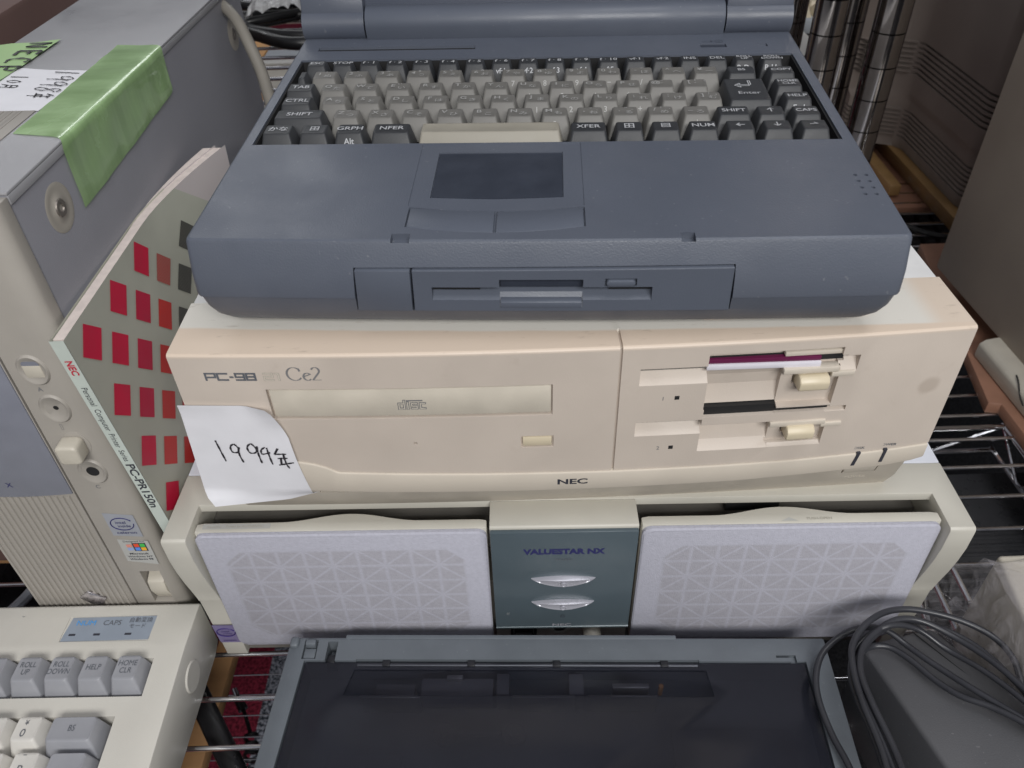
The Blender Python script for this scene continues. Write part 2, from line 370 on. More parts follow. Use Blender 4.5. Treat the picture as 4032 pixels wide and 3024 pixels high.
M['bag'] = clear_material('clear_bag_film', (.45, .43, .46), .28, .18)
M['bag2'] = clear_material('silver_bag_film', (.50, .50, .50), .75, .15)

def post_material():
    mt = pm('chrome_post_metal', (.38, .355, .345), .10, metal=1.0, rvar=.04, noise_amt=.12, nscale=30); n = mt.node_tree; L = n.links; b = find_bsdf(mt)
    src = b.inputs['Base Color'].links[0].from_socket
    t = n.nodes.new('ShaderNodeTexCoord'); s = n.nodes.new('ShaderNodeSeparateXYZ'); L.new(t.outputs['Object'], s.inputs[0])
    f = mathn(n, 'FRACT', mathn(n, 'DIVIDE', mathn(n, 'ADD', s.outputs['Z'], -.0115), .0254)); g = mathn(n, 'LESS_THAN', f, .045)
    o = n.nodes.new('ShaderNodeMix'); o.data_type = 'RGBA'; L.new(g, o.inputs['Factor']); L.new(src, o.inputs['A']); o.inputs['B'].default_value = (.03, .028, .027, 1)
    L.new(o.outputs['Result'], b.inputs['Base Color']); return mt
M['chrome_post'] = post_material()

def smoked_material(name, clear, rough, tint):
    """smoked plastic: part of the light passes straight through, the rest is glossy and dusty"""
    mt = pm(name, tint, rough, spec=.5, noise_amt=.3, nscale=10, smudge=.10); n = mt.node_tree; L = n.links; b = find_bsdf(mt)
    out = n.nodes['Material Output']; tr = n.nodes.new('ShaderNodeBsdfTransparent'); tr.inputs[0].default_value = (.85, .86, .92, 1)
    mx = n.nodes.new('ShaderNodeMixShader'); mx.inputs[0].default_value = 1-clear
    L.new(tr.outputs[0], mx.inputs[1]); L.new(b.outputs[0], mx.inputs[2]); L.new(mx.outputs[0], out.inputs['Surface']); return mt
M['prn_lid'] = smoked_material('smoked_cover', .40, .17, (.018, .019, .026))
M['prn_win'] = smoked_material('smoked_window', .62, .16, (.012, .012, .016))
def tape_material():
    mt = M['tape_plain']; n = mt.node_tree; L = n.links; b = find_bsdf(mt); out = n.nodes['Material Output']
    t = n.nodes.new('ShaderNodeTexCoord'); w = n.nodes.new('ShaderNodeTexNoise'); w.inputs['Scale'].default_value = 22; w.inputs['Detail'].default_value = 3
    mp = n.nodes.new('ShaderNodeMapping'); mp.inputs['Scale'].default_value = (1, 5, .6); L.new(t.outputs['Object'], mp.inputs['Vector']); L.new(mp.outputs[0], w.inputs['Vector'])
    r = n.nodes.new('ShaderNodeMapRange'); r.inputs['From Min'].default_value = .38; r.inputs['From Max'].default_value = .66; r.inputs['To Min'].default_value = .70; r.inputs['To Max'].default_value = .88
    L.new(w.outputs['Fac'], r.inputs['Value'])
    tr = n.nodes.new('ShaderNodeBsdfTransparent'); tr.inputs[0].default_value = (.62, .86, .48, 1)
    mx = n.nodes.new('ShaderNodeMixShader'); L.new(r.outputs[0], mx.inputs[0]); L.new(tr.outputs[0], mx.inputs[1]); L.new(b.outputs[0], mx.inputs[2]); L.new(mx.outputs[0], out.inputs['Surface']); return mt
M['tape'] = tape_material()
# ---------------------------------------------------------------- geometry helpers (everything in millimetres)
def rrect(x0, x1, y0, y1, r, seg=4):
    r = max(0.01, min(r, (x1-x0)/2-.01, (y1-y0)/2-.01)); P = []
    for cx, cy, a0 in ((x1-r, y1-r, 0), (x0+r, y1-r, 90), (x0+r, y0+r, 180), (x1-r, y0+r, 270)):
        for k in range(seg+1):
            a = math.radians(a0+90*k/seg); P.append((cx+r*math.cos(a), cy+r*math.sin(a)))
    return P

def crom(P, sub):
    P = [Vector(p) for p in P]; out = []
    for i in range(len(P)-1):
        p0 = P[max(i-1, 0)]; p1 = P[i]; p2 = P[i+1]; p3 = P[min(i+2, len(P)-1)]
        for k in range(sub):
            t = k/sub
            out.append(.5*((2*p1)+(p2-p0)*t+(2*p0-5*p1+4*p2-p3)*t*t+(3*p1-p0-3*p2+p3)*t**3))
    out.append(P[-1]); return out

class G:
    def __init__(self): self.bm = bmesh.new()
    def face(self, pts):
        return self.bm.faces.new([self.bm.verts.new(p) for p in pts])
    def rings(self, rings, cap0=True, cap1=True, closed=True):
        V = [[self.bm.verts.new(p) for p in r] for r in rings]; n = len(V[0])
        for a, b in zip(V, V[1:]):
            for i in range(n if closed else n-1):
                j = (i+1) % n
                self.bm.faces.new((a[i], a[j], b[j], b[i]))
        if cap0: self.bm.faces.new(list(reversed(V[0])))
        if cap1: self.bm.faces.new(V[-1])
        return self
    def add(self, o, mat=None):
        if mat is not None: o.bm.transform(mat)
        me = bpy.data.meshes.new('t'); o.bm.to_mesh(me); o.bm.free(); self.bm.from_mesh(me); bpy.data.meshes.remove(me)
        return self
    def box(self, x0, x1, y0, y1, z0, z1, bev=0, seg=2):
        g = self if not bev else G()
        P = [(x0, y0), (x1, y0), (x1, y1), (x0, y1)]
        g.rings([[(x, y, z0) for x, y in P], [(x, y, z1) for x, y in P]])
        if bev: g.bevel(bev, seg); self.add(g)
        return self
    def prism(self, pts, axis, lo, hi, bev=0, seg=2):
        f = {'x': lambda p, t: (t, p[0], p[1]), 'y': lambda p, t: (p[0], t, p[1]), 'z': lambda p, t: (p[0], p[1], t)}[axis]
        g = G()
        g.rings([[f(p, lo) for p in pts], [f(p, hi) for p in pts]])
        bmesh.ops.recalc_face_normals(g.bm, faces=g.bm.faces[:])
        if bev: g.bevel(bev, seg)
        return self.add(g)
    def bevel(self, w, seg=2, ang=30):
        self.bm.normal_update()
        bmesh.ops.remove_doubles(self.bm, verts=self.bm.verts[:], dist=1e-4)
        bmesh.ops.recalc_face_normals(self.bm, faces=self.bm.faces[:])
        E = [e for e in self.bm.edges if len(e.link_faces) == 2 and e.calc_face_angle(0) > math.radians(ang)]
        if E: bmesh.ops.bevel(self.bm, geom=E, offset=w, segments=seg, profile=.5, affect='EDGES', clamp_overlap=True)
        return self
    def tube(self, pts, r, n=8, sub=0, taper=None):
        P = crom(pts, sub) if sub else [Vector(p) for p in pts]
        R = []; N = None
        for i, p in enumerate(P):
            t = (P[min(i+1, len(P)-1)]-P[max(i-1, 0)]).normalized()
            if N is None:
                N = t.orthogonal().normalized()
            else:
                N = (N-t*N.dot(t)).normalized()
            B = t.cross(N); rr = r if taper is None else r*taper(i/(len(P)-1))
            R.append([p+(N*math.cos(2*math.pi*k/n)+B*math.sin(2*math.pi*k/n))*rr for k in range(n)])
        g = G(); g.rings(R); bmesh.ops.recalc_face_normals(g.bm, faces=g.bm.faces[:]); return self.add(g)
    def cyl(self, p0, p1, r0, r1=None, n=24, bev=0):
        r1 = r0 if r1 is None else r1; p0, p1 = Vector(p0), Vector(p1); t = (p1-p0).normalized(); N = t.orthogonal().normalized(); B = t.cross(N)
        c = lambda p, r: [p+(N*math.cos(2*math.pi*k/n)+B*math.sin(2*math.pi*k/n))*r for k in range(n)]
        g = G()
        if bev: g.rings([c(p0, r0), c(p1-t*bev, r1), c(p1, r1-bev)])
        else: g.rings([c(p0, r0), c(p1, r1)])
        bmesh.ops.recalc_face_normals(g.bm, faces=g.bm.faces[:]); return self.add(g)
    def lathe(self, prof, mat, n=32):
        g = G(); g.rings([[(r*math.cos(2*math.pi*k/n), r*math.sin(2*math.pi*k/n), z) for k in range(n)] for r, z in prof])
        bmesh.ops.recalc_face_normals(g.bm, faces=g.bm.faces[:]); return self.add(g, mat)
    def slice_x(self, step, lo, hi):
        x = lo+step
        while x < hi:
            bmesh.ops.bisect_plane(self.bm, geom=self.bm.verts[:]+self.bm.edges[:]+self.bm.faces[:], plane_co=(x, 0, 0), plane_no=(1, 0, 0), dist=1e-5)
            x += step
        return self
    def warp(self, f):
        for v in self.bm.verts: v.co = Vector(f(v.co))
        return self
    def xf(self, mat): self.bm.transform(mat); return self
    def carve(self, cut):
        me1 = bpy.data.meshes.new('a'); self.bm.to_mesh(me1); o1 = bpy.data.objects.new('a', me1); COL.objects.link(o1)
        bmesh.ops.recalc_face_normals(cut.bm, faces=cut.bm.faces[:])
        me2 = bpy.data.meshes.new('b'); cut.bm.to_mesh(me2); o2 = bpy.data.objects.new('b', me2); COL.objects.link(o2)
        md = o1.modifiers.new('b', 'BOOLEAN'); md.operation = 'DIFFERENCE'; md.solver = 'EXACT'; md.object = o2; md.use_self = True
        dg = bpy.context.evaluated_depsgraph_get(); res = bpy.data.meshes.new_from_object(o1.evaluated_get(dg))
        self.bm.free(); self.bm = bmesh.new(); self.bm.from_mesh(res)
        for o in (o1, o2): bpy.data.objects.remove(o)
        for q in (me1, me2, res): bpy.data.meshes.remove(q)
        cut.bm.free()
        return self
    def mesh(self, name, mat, ang=38):
        self.bm.normal_update()
        me = bpy.data.meshes.new(name); self.bm.transform(Matrix.Scale(MM, 4)); self.bm.to_mesh(me); self.bm.free()
        me.materials.append(mat)
        me.shade_smooth(); me.set_sharp_from_angle(angle=math.radians(ang))
        return me
    def build(self, name, mat, parent=None, label=None, ang=38):
        o = bpy.data.objects.new(name, self.mesh(name, mat, ang)); COL.objects.link(o)
        if parent: o.parent = parent
        if label: o['label'] = label
        return o

def tag(o, label=None, cat=None, group=None, kind=None):
    for k, v in (('label', label), ('category', cat), ('group', group), ('kind', kind)):
        if v: o[k] = v
    return o
def thing(name, loc, label, cat, rz=0, group=None):
    o = bpy.data.objects.new(name, None); COL.objects.link(o); o.empty_display_size = .02
    o.location = Vector(loc)*MM; o.rotation_euler = (0, 0, rz)
    return tag(o, label, cat, group)
def place(obj_mesh, name, parent, loc=(0, 0, 0)):
    o = bpy.data.objects.new(name, obj_mesh); COL.objects.link(o); o.parent = parent; o.location = Vector(loc)*MM; return o

_tc = {}
def text(s, cap, mat4, align='CENTER', bold=0.0, sx=1.0, shear=0.0, space=1.0):
    """flat lettering, cap height in mm, as a G placed by mat4 (x along the line, y up)"""
    key = (s, align, bold, shear, space)
    if key not in _tc:
        c = bpy.data.curves.new('t', 'FONT'); c.body = s; c.size = 1; c.align_x = align; c.align_y = 'BOTTOM_BASELINE' if False else 'CENTER'
        c.offset = bold; c.shear = shear; c.space_character = space; c.resolution_u = 3; c.fill_mode = 'BOTH' if False else c.fill_mode
        o = bpy.data.objects.new('t', c); COL.objects.link(o)
        dg = bpy.context.evaluated_depsgraph_get(); dg.update()
        me = bpy.data.meshes.new_from_object(o.evaluated_get(dg)); bpy.data.objects.remove(o); bpy.data.curves.remove(c)
        _tc[key] = me
    g = G(); g.bm.from_mesh(_tc[key]); k = cap/0.70
    g.bm.transform(mat4 @ Matrix.Diagonal((k*sx, k, 1, 1)))
    return g
def on_front(x, y, z, rot=0):   # lettering on a face that looks towards -Y
    return Matrix.Translation((x, y, z)) @ Matrix(((1, 0, 0, 0), (0, 0, -1, 0), (0, 1, 0, 0), (0, 0, 0, 1))) @ Matrix.Rotation(rot, 4, 'Z')
def on_top(x, y, z, rot=0):
    return Matrix.Translation((x, y, z)) @ Matrix.Rotation(rot, 4, 'Z')

# handwriting: pen strokes in a unit box (x right, y up)
PEN = {
 '1': [[(.45, 1), (.55, 0)]],
 '9': [[(.85, .75), (.55, .95), (.2, .8), (.25, .5), (.6, .48), (.85, .78), (.82, .4), (.95, 0)]],
 'q': [[(.75, .80), (.45, 1.0), (.08, .82), (.15, .52), (.6, .55), (.82, .85), (.8, .4), (.92, 0)]],
 '4': [[(.55, .95), (.1, .45), (.95, .52)], [(.72, .85), (.92, 0)]],
 '8': [[(.8, .9), (.4, 1), (.2, .75), (.75, .35), (.6, .02), (.2, .1), (.3, .4), (.85, .85)]],
 '0': [[(.5, .9), (.2, .5), (.45, .1), (.8, .45), (.55, .88)]],
 'Y': [[(.35, 1.0), (.1, .68)], [(.25, .84), (.85, .80)], [(.25, .52), (.82, .54)], [(.32, .52), (.34, .28)], [(.1, .26), (1.0, .34)], [(.58, .80), (.64, .5), (.74, 0)]],
 'M': [[(.3, 1), (.28, .4), (.1, 0)], [(.3, .98), (.8, .95), (.82, .1), (.68, .05)], [(.3, .68), (.78, .67)], [(.3, .4), (.78, .4)]],
 'N': [[(.1, 0), (.15, 1)], [(.15, 1), (.75, .05)], [(.75, .05), (.85, 1)]],
 'E': [[(.2, 1), (.15, 0)], [(.2, 1), (.85, .95)], [(.18, .52), (.7, .52)], [(.15, 0), (.9, .02)]],
 'C': [[(.85, .85), (.5, 1), (.15, .6), (.3, .1), (.85, .08)]],
 'P': [[(.2, 1), (.15, 0)], [(.2, .95), (.8, .85), (.7, .5), (.18, .48)]],
}
def handwriting(s, w, h, mat4, width, adv=1.0):
    g = G(); x = 0
    for ch in s:
        for st in PEN.get(ch, []):
            pts = [(x+p[0]*w, p[1]*h, 0) for p in st]
            C = crom(pts, 5) if len(pts) > 2 else [Vector(p) for p in pts]
            for side in (0,):
                L = []; R = []
                for i, p in enumerate(C):
                    t = (C[min(i+1, len(C)-1)]-C[max(i-1, 0)]).normalized(); nn = Vector((-t.y, t.x, 0))
                    ww = width*(.8+.35*math.sin(i*1.3))
                    L.append(p+nn*ww/2); R.append(p-nn*ww/2)
                for i in range(len(C)-1): g.face((R[i], R[i+1], L[i+1], L[i]))
        x += w*adv
    return g.xf(mat4)

def ribbon(strokes, width, fmap, calli=None):
    """flat pen or print strokes; each stroke a list of 2-D points, fmap(x, y, lift) -> 3-D"""
    g = G(); n = 0
    for st in strokes:
        for a, b in zip(st, st[1:]):
            a, b = Vector(a), Vector(b); d = (b-a).normalized(); w = width
            if calli: w = width*(calli+(1-calli)*abs(d.y))
            nn = Vector((-d.y, d.x))*w/2; e = d*(w/2 if not calli else .03); n += 1
            g.face([fmap(p.x, p.y, .004*(n % 12)) for p in (a-e+nn, a-e-nn, b+e-nn, b+e+nn)])
    return g
GLY = {'P': (1.25, [[(0, 0), (0, 1), (1.2, 1), (1.2, .40), (.15, .40)]]), 'C': (1.25, [[(1.2, 1), (0, 1), (0, 0), (1.2, 0)]]), '-': (.5, [[(.1, .45), (.35, .45)]]),
       '9': (1.1, [[(.05, 0), (1.05, 0), (1.05, 1), (0, 1), (0, .45), (1, .45)]]), '8': (1.1, [[(0, 0), (1.05, 0), (1.05, 1), (0, 1), (0, 0)], [(0, .5), (1.05, .5)]]),
       '2': (1.1, [[(0, 1), (1.05, 1), (1.05, .5), (0, .5), (0, 0), (1.05, 0)]]), '1': (.5, [[(.1, 1), (.45, 1), (.45, 0)]])}
def arc(cx, cy, rx, ry, a0, a1, n=14):
    return [(cx+rx*math.cos(math.radians(a0+(a1-a0)*k/n)), cy+ry*math.sin(math.radians(a0+(a1-a0)*k/n))) for k in range(n+1)]
def glyphs(s, x, y, h, gap):
    out = []
    for ch in s:
        w, st = GLY[ch]
        out += [[(x+px_*h, y+py_*h) for px_, py_ in q] for q in st]; x += (w+gap)*h
    return out
# ================================================================ wire racks, posts, floor
fl = G(); fl.box(-2500, 2500, -600, 3500, -470, -460); f_o = fl.build('floor', M['carpet']); tag(f_o, kind='structure')

def rack(name, loc, x0, x1, y0, n, label, pitch=30.3, zig_y=None, side=None, rz=0, sides=()):
    t = thing(name, loc, label, 'wire shelf', rz, 'chrome wire shelves')
    g = G()
    for k in range(n): g.tube([(x0, y0+k*pitch, -1.6), (x1, y0+k*pitch, -1.6)], 1.7, 10)
    g.build('wire_deck', M['chrome'], t)
    return t
def truss(parent, p0, p1, drop=29, step=42, r=2.0):
    p0, p1 = Vector(p0), Vector(p1); g = G(); d = Vector((0, 0, -drop)); L = (p1-p0).length; n = max(2, int(L/step))
    g.tube([p0, p1], r, 8); g.tube([p0+d, p1+d], r, 8)
    pts = [p0.lerp(p1, k/n)+(d if k % 2 else Vector((0, 0, 0))) for k in range(n+1)]
    g.tube(pts, 1.5, 7)
    return g.build('truss', M['chrome'], parent)

r1 = rack('wire_shelf', (0, 0, 0), -700, 272, 100.2, 17, 'chrome wire shelf carrying the stacked computers, printer and keyboard')
truss(r1, (276, 95, -3), (290, 600, -3))
truss(r1, (-700, 590, -3), (272, 590, -3))
r2 = rack('wire_shelf', (0, 0, 0), 296, 900, 119.8, 12, 'chrome wire shelf on the right above the black slatted machine')
truss(r2, (293, 110, -3), (304, 468, -3)); truss(r2, (296, 467, -2), (402, 467, -2), 27, 36); truss(r2, (404, 300, -2), (403, 470, -2), 27, 36)
r4 = rack('wire_shelf', (0, 0, 0), 300, 1000, 481, 18, 'chrome wire shelf behind on the right above the charcoal keyboard', pitch=24.5)
r3 = rack('wire_shelf', (0, 0, 200), -900, 240, 640, 22, 'raised chrome wire shelf behind the laptop under the black cables')
truss(r3, (-900, 636, -2), (240, 636, -2))

def post(x, y, label):
    t = thing('chrome_post', (x, y, -460), label, 'shelf post', group='chrome posts where the racks meet')
    g = G(); g.cyl((0, 0, 0), (0, 0, 1500), 12.7, n=32); g.build('tube', M['chrome_post'], t)
post(250, 633, 'chrome shelf post nearest the laptop lid, second from left, brightly streaked')
post(297, 632, 'rightmost chrome shelf post against the vented beige machine')
post(231, 668, 'dark chrome shelf post farthest left, beside the white box')
post(277, 664, 'dark chrome shelf post squeezed between the two front posts')

# ================================================================ ivory desktop computer at the bottom of the stack
V = thing('desktop_computer', (24.8, 264.3, 0), 'wide ivory desktop computer with two cloth speaker doors at the bottom of the stack', 'computer', -.0228, 'desktop computers in the stack')
H = 128.9
g = G(); g.box(-212.5, 212.5, 47.8, 400, 3, H, .8); g.build('metal_cover', M['vs_metal'], V)
prof = [(1.6, H), (.5, H-.7), (0, H-2), (0, 113), (1.2, 101), (3.4, 88), (6, 76), (8.0, 66), (8.0, 64.6), (8.8, 64.2), (9.6, 50), (11, 20), (11.5, 2), (47.4, 2), (47.4, H)]
g = G(); g.prism(prof, 'x', -212.5, 212.5)
c = G(); c.box(-199.2, 199.2, -6, 25, -2, 200); c.box(-199.2, 199.2, 20, 41, -2, H-5.5)
g.carve(c); g.bevel(.6, 2, 35); g.build('front_frame', M['vs'], V, ang=24)
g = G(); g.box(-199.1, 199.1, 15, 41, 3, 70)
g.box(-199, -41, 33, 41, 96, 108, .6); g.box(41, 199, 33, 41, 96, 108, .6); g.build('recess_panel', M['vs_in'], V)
g = G(); g.box(92, 122, 32, 40.8, 109, 120, .5); g.build('latch', M['black'], V)
for s, x0, x1, cx, bx in ((-1, -197.3, -41.2, -119.5, -115), (1, 41.4, 198.2, 120, 117)):
    top = [(x0, 7.6), (x0, 13.2), (x0+4, 14)]
    for k in range(25):
        x = bx-38+76*k/24; top.append((x, 14+5.2*(.5+.5*math.cos(math.pi*(x-bx)/38))))
    top += [(x1-4, 14), (x1, 13.2), (x1, 7.6)]
    g = G(); g.prism(top, 'z', 22, H-2.0, .7)
    d = g.build('speaker_door', M['vs'], V)
    gr = G(); P = [(x, z) for x, z in rrect(x0, x1, 22.5, H-2.3, 5)]
    rr = [[(x, 7.5, z) for x, z in P], [(x, 5.6, z) for x, z in P], [(x+(.9 if x < cx else -.9), 4.7, z+(.9 if z < 70 else -.9)) for x, z in P]]
    gr.rings(rr); bmesh.ops.recalc_face_normals(gr.bm, faces=gr.bm.faces[:])
    gr.build('speaker_cloth', grille_material(cx*MM), d)
    ch = G(); ch.prism([(6.2, 22.4), (5.6, 22.4), (8.2, 17.4), (12, 17.4), (12, 22.4)], 'x', x0+3, x1-3); ch.build('cloth_hem', grille_material(cx*MM), d)
    if s < 0:
        q = G(); q.face([(-193.5, 9.6, H-1.9), (-157, 9.6, H-1.9), (-157, 13.1, H-1.9), (-193.5, 13.1, H-1.9)]); lb = q.build('clear_label', M['sticker2'], d)
        text('Tuned by AUTHENTIC', 1.5, on_top(-171, 11.2, H-1.8), bold=.01, shear=.15).add(text('SoundVu', 1.5, on_top(-187.5, 11, H-1.8), shear=.3)).build('lettering', M['ink_pale'], d)
    else:
        q = G(); q.face([(114.6, 9.0, H-1.85), (123.8, 9.0, H-1.85), (119.2, 11.4, H-1.85)]); q.build('arrow_mark', M['sticker2'], d)
        text('PUSH-OPEN', 1.6, on_top(135, 10.4, H-1.8), bold=.01, sx=1.1).build('lettering', M['ink_pale'], d)
g = G(); g.prism([(6.4, H-1.2), (7.2, H-.3), (24.8, H-.3), (24.8, 40), (9, 40), (6.4, 112)], 'x', -39.6, 39.6, .5)
g.box(-39.6, 39.6, 11.5, 15, 3, 39); cb = g.build('centre_block', M['vs'], V)
g = G(); g.prism([(3.9, H-2.2), (6.3, H-2.0), (6.3, 37.6), (4.6, 37.6), (4.0, 40)], 'x', -39.3, 39.3, .5); gp = g.build('glass_panel', M['teal'], V)
g = G(); g.prism([(4.4, 39.7), (3.6, 39.4), (4.2, 37.2), (6.3, 37.2)], 'x', -39.2, 39.2); g.build('panel_edge', M['teal_edge'], gp)
text('VALUESTAR NX', 4.2, on_front(0, 3.75, 110.6), bold=.05, sx=1.02).build('lettering', M['ink_blue'], gp)
text('VS26D', 1.9, on_front(0, 3.75, 103.9), bold=.01, sx=1.3).build('lettering', M['ink_grey'], gp)
text('NEC', 2.3, on_front(-.3, 3.75, 41.4), bold=.02, sx=1.75).build('lettering', M['silver'], gp)
text('⌂', 2.6, on_front(.2, 3.75, 50.4), bold=.01).build('lettering', M['ink_dark'], gp)
text('//', 2.4, on_front(-31.5, 3.75, 53.5), bold=-.01, shear=-.2).build('lettering', M['ink_soft'], gp)
for zc, dots in ((88.0, 'o'), (65.8, '2')):
    hi = [(18*u, zc-.6+1.9*(1-u*u)) for u in [-1+2*k/24 for k in range(25)]]
    lo = [(18*u*.985, zc-1.0-3.7*(1-abs(u)**1.7)) for u in [1-2*k/24 for k in range(25)]]
    P_ = hi+lo; mid = lambda x: zc-1.3
    g = G(); g.rings([[(x, 4.6, z) for x, z in P_], [(x, 3.9-2.9*(1-(x/18.1)**2)**.6, z) for x, z in P_], [(x*.985, 3.6-3.1*(1-(x/18.1)**2)**.6, z-.4*(1-(x/18.1)**2) if z > zc-.7 else z+.25) for x, z in P_], [(x*.9, 3.7-2.9*(1-(x/18.1)**2)**.6, zc-1.4+(z-zc+1.4)*.5) for x, z in P_]])
    bmesh.ops.recalc_face_normals(g.bm, faces=g.bm.faces[:])
    b_ = g.build('crescent_button', M['silver'], V, ang=40)
    c = G(); c.lathe([(1.9, 0), (1.9, .5), (1.35, .8), (1.0, .35), (.01, .3)], on_front(.2, 1.2, zc-3.0), 20); c.build('raised_ring', M['silver'], b_)
g = G(); g.box(-31, -15, 10.6, 11.6, 20, 30, .3); us = g.build('port', M['black'], V)
q = G(); q.box(-28, -18, 9.9, 10.5, 22.6, 23.3); q.box(-29.3, -28.7, 9.9, 10.5, 23, 27); q.box(-17.3, -16.7, 9.9, 10.5, 23, 27); q.build('contacts', M['steel'], us)
g = G(); g.lathe([(6.5, 0), (6.5, 1.0), (5.2, 1.5), (3.2, .8), (3.1, .2), (.01, .1)], on_front(-1, 11.4, 28), 28); jk = g.build('headphone_jack', M['vs'], V)
g = G(); g.lathe([(4.2, 0), (4.2, .9), (.01, .95)], on_front(-1, 11.0, 29.5), 24); g.build('jack_hole', M['black'], jk)
g = G(); g.lathe([(5.6, 0), (5.4, 9), (4.6, 11), (.01, 11.2)], on_front(18.5, 11.4, 28), 28); g.build('volume_knob', M['beige_pale'], V)
g = G(); g.face([(-212.4, 8.9, 38), (-199.3, 8.9, 38), (-199.3, 10.4, 17), (-212.4, 10.4, 17)]); st = g.build('badge_sticker', M['sticker3'], V)
g = G(); E_ = [(-205.6+5.6*math.cos(a*math.pi/16), 8.95+.0, 30+4.2*math.sin(a*math.pi/16)) for a in range(2, 33)]
for a, b in zip(E_, E_[1:]): g.tube([a, b], .35, 5)
g.add(text('intel', 2.0, on_front(-206, 8.9, 31.0), shear=.2)).add(text('inside', 1.7, on_front(-205, 8.95, 28.6), shear=.2))
g.add(text('pentium', 1.7, on_front(-205.6, 9.4, 20.6), bold=.01)); g.build('lettering', M['violet'], st)

# ================================================================ beige desktop computer in the middle of the stack
P = thing('desktop_computer', (27.1, 277.1, 128.9), 'yellowed beige desktop computer with two floppy drives in the middle of the stack', 'computer', .0031, 'desktop computers in the stack')
def bow(p, amt=6.0, half=178.0): return (p[0], p[1]-amt*(1-(p[0]/half)**2)*max(0, 1-max(0, p[1])/45.0), p[2])
def bw(x): return -6.0*(1-(x/178.0)**2)
g = G(); g.box(-177.5, 177.5, 40.4, 330, 4, 116.6, .8); g.build('metal_case', M['pc_metal'], P)
seam = [(-178, 56), (-150, 55), (-133, 52.1), (-125, 50.2), (-119, 47.7), (-114, 44.3), (-80, 42.8), (-43, 41.8), (21, 40.9), (74, 41), (110, 41.6), (140, 43), (160, 44.4), (178, 46.2)]
lipb = [(-178, 33), (-150, 32), (-131, 31.0), (-86, 29.4), (-28, 28.7), (21, 28.7), (85, 29.2), (124, 31), (160, 33), (172, 35.0), (178, 37)]
# front panel: bezel with openings for the drives
g = G(); g.prism([(-178, 117.1), (-178, 56)]+seam[1:]+[(178, 117.1)], 'y', 0, 40)
ee = [e for e in g.bm.edges if all(v.co.y < .01 and v.co.z > 117 for v in e.verts)]
bmesh.ops.bevel(g.bm, geom=ee, offset=1.7, segments=4, profile=.5, affect='EDGES')
c = G()
c.box(20.3, 21.5, -2, 1.6, 30, 125)                                  # groove between the two halves
c.box(20.3, 21.5, -2, 12, 115.6, 125)
c.box(-138.2, -8.9, -2, 2.4, 79.4, 97.6)                             # disc tray opening
c.box(-23.8, -8.3, -2, 1.6, 58.6, 66)                                # eject button
c.box(-74.7, -73.1, -2, 6, 62.2, 63.8)                               # pin hole
c.prism([(-2, 104.2), (9, 104.2), (9, 102.4), (-.2, 94.4), (-2, 94.4)], 'x', 30, 61)
c.prism([(-2, 106), (4, 105.6), (4, 103), (-.2, 96.5), (-2, 96.5)], 'x', 117, 128.3)
c.box(60, 120, -2, 4.6, 99.6, 110.8); c.box(110, 122.5, -2, 4.6, 101, 106.4)
c.prism([(-2, 100.5), (4, 100.5), (6, 94), (6.4, 88), (5, 82), (3.4, 77.5), (-2, 77.5)], 'x', 61, 95.5)
c.box(94.5, 121, -2, 3.4, 77.6, 99.8)
c.box(61.5, 95.5, -2, 4.6, 73.4, 78.6); c.box(95, 121, -2, 4.6, 73.6, 76.7)
c.prism([(-2, 76), (4, 75.6), (4, 74), (-.2, 72.6), (-2, 72.6)], 'x', 119, 129)
c.prism([(-2, 72), (9, 72), (9, 70.4), (-.2, 63), (-2, 63)], 'x', 30.1, 61.4)
c.prism([(-2, 56), (3.4, 56), (-.2, 51), (-2, 51)], 'x', 61.4, 121.5)
c.prism([(-2, 68.3), (6, 68.3), (7, 63), (4, 55), (-.2, 51), (-2, 51)], 'x', 61.4, 95.5)
c.box(94.5, 121.5, -2, 3.4, 53, 65.4)
c.box(101, 116.6, -2, 6, 88.4, 97.4); c.box(101.4, 116.4, -2, 6, 57.6, 66.4)
g.carve(c)
g.bevel(.45, 2, 35)
g.slice_x(12, -178, 178); g.warp(bow)
g.build('front_bezel', M['pc'], P, ang=12)
# lower lip that swells along the bottom of the front
lipP = [(x, z-.35) for x, z in seam]+list(reversed(lipb))
g = G(); g.prism(lipP, 'y', -1.0, 39.6, .8); g.slice_x(12, -178, 178); g.warp(bow); g.build('front_lip', M['pc_lip'], P)
g = G(); g.prism([(4.5, 34), (10.5, 12), (16.5, 0), (40, 0), (40, 34)], 'x', -174, 174.6)
c = G()
for x0, x1 in ((-170, -134), (-129, -114.3), (-108.8, -88)): c.prism([(5, 22.8), (20, 22.8), (20, 18.8), (5, 18.8)], 'x', x0, x1)
c.prism([(2, 25.3), (8.4, 25.3), (10.2, 18.2), (2, 18.2)], 'x', 143.4, 161.8)
g.carve(c); g.slice_x(12, -174, 174); g.warp(bow); g.build('base', M['pc_base'], P)
g = G(); g.prism([(6.6, 24.7), (14, 24.7), (14, 18.8), (8.2, 18.8)], 'x', 144.1, 161.0, .4); g.slice_x(6, 144, 161); g.warp(bow); pb = g.build('power_button', M['pc_base'], P)
text('POWER', 1.7, on_front(152.5, 9.6+bw(152)*.78, 14.2), bold=.015, sx=1.3).build('embossed_lettering', M['pc_tray'], P)
def front_part(name, x0, x1, y0, y1, z0, z1, mat, bev=.5, parent=P):
    q = G(); q.box(x0, x1, y0, y1, z0, z1, bev); q.slice_x(12, x0, x1); q.warp(bow); return q.build(name, mat, parent)
tray = front_part('disc_tray', -137.2, -9.5, .3, 12, 80.6, 96.8, M['pc_tray'])
fm = lambda x, y, l: (x, bw(x)+.12-l, y)
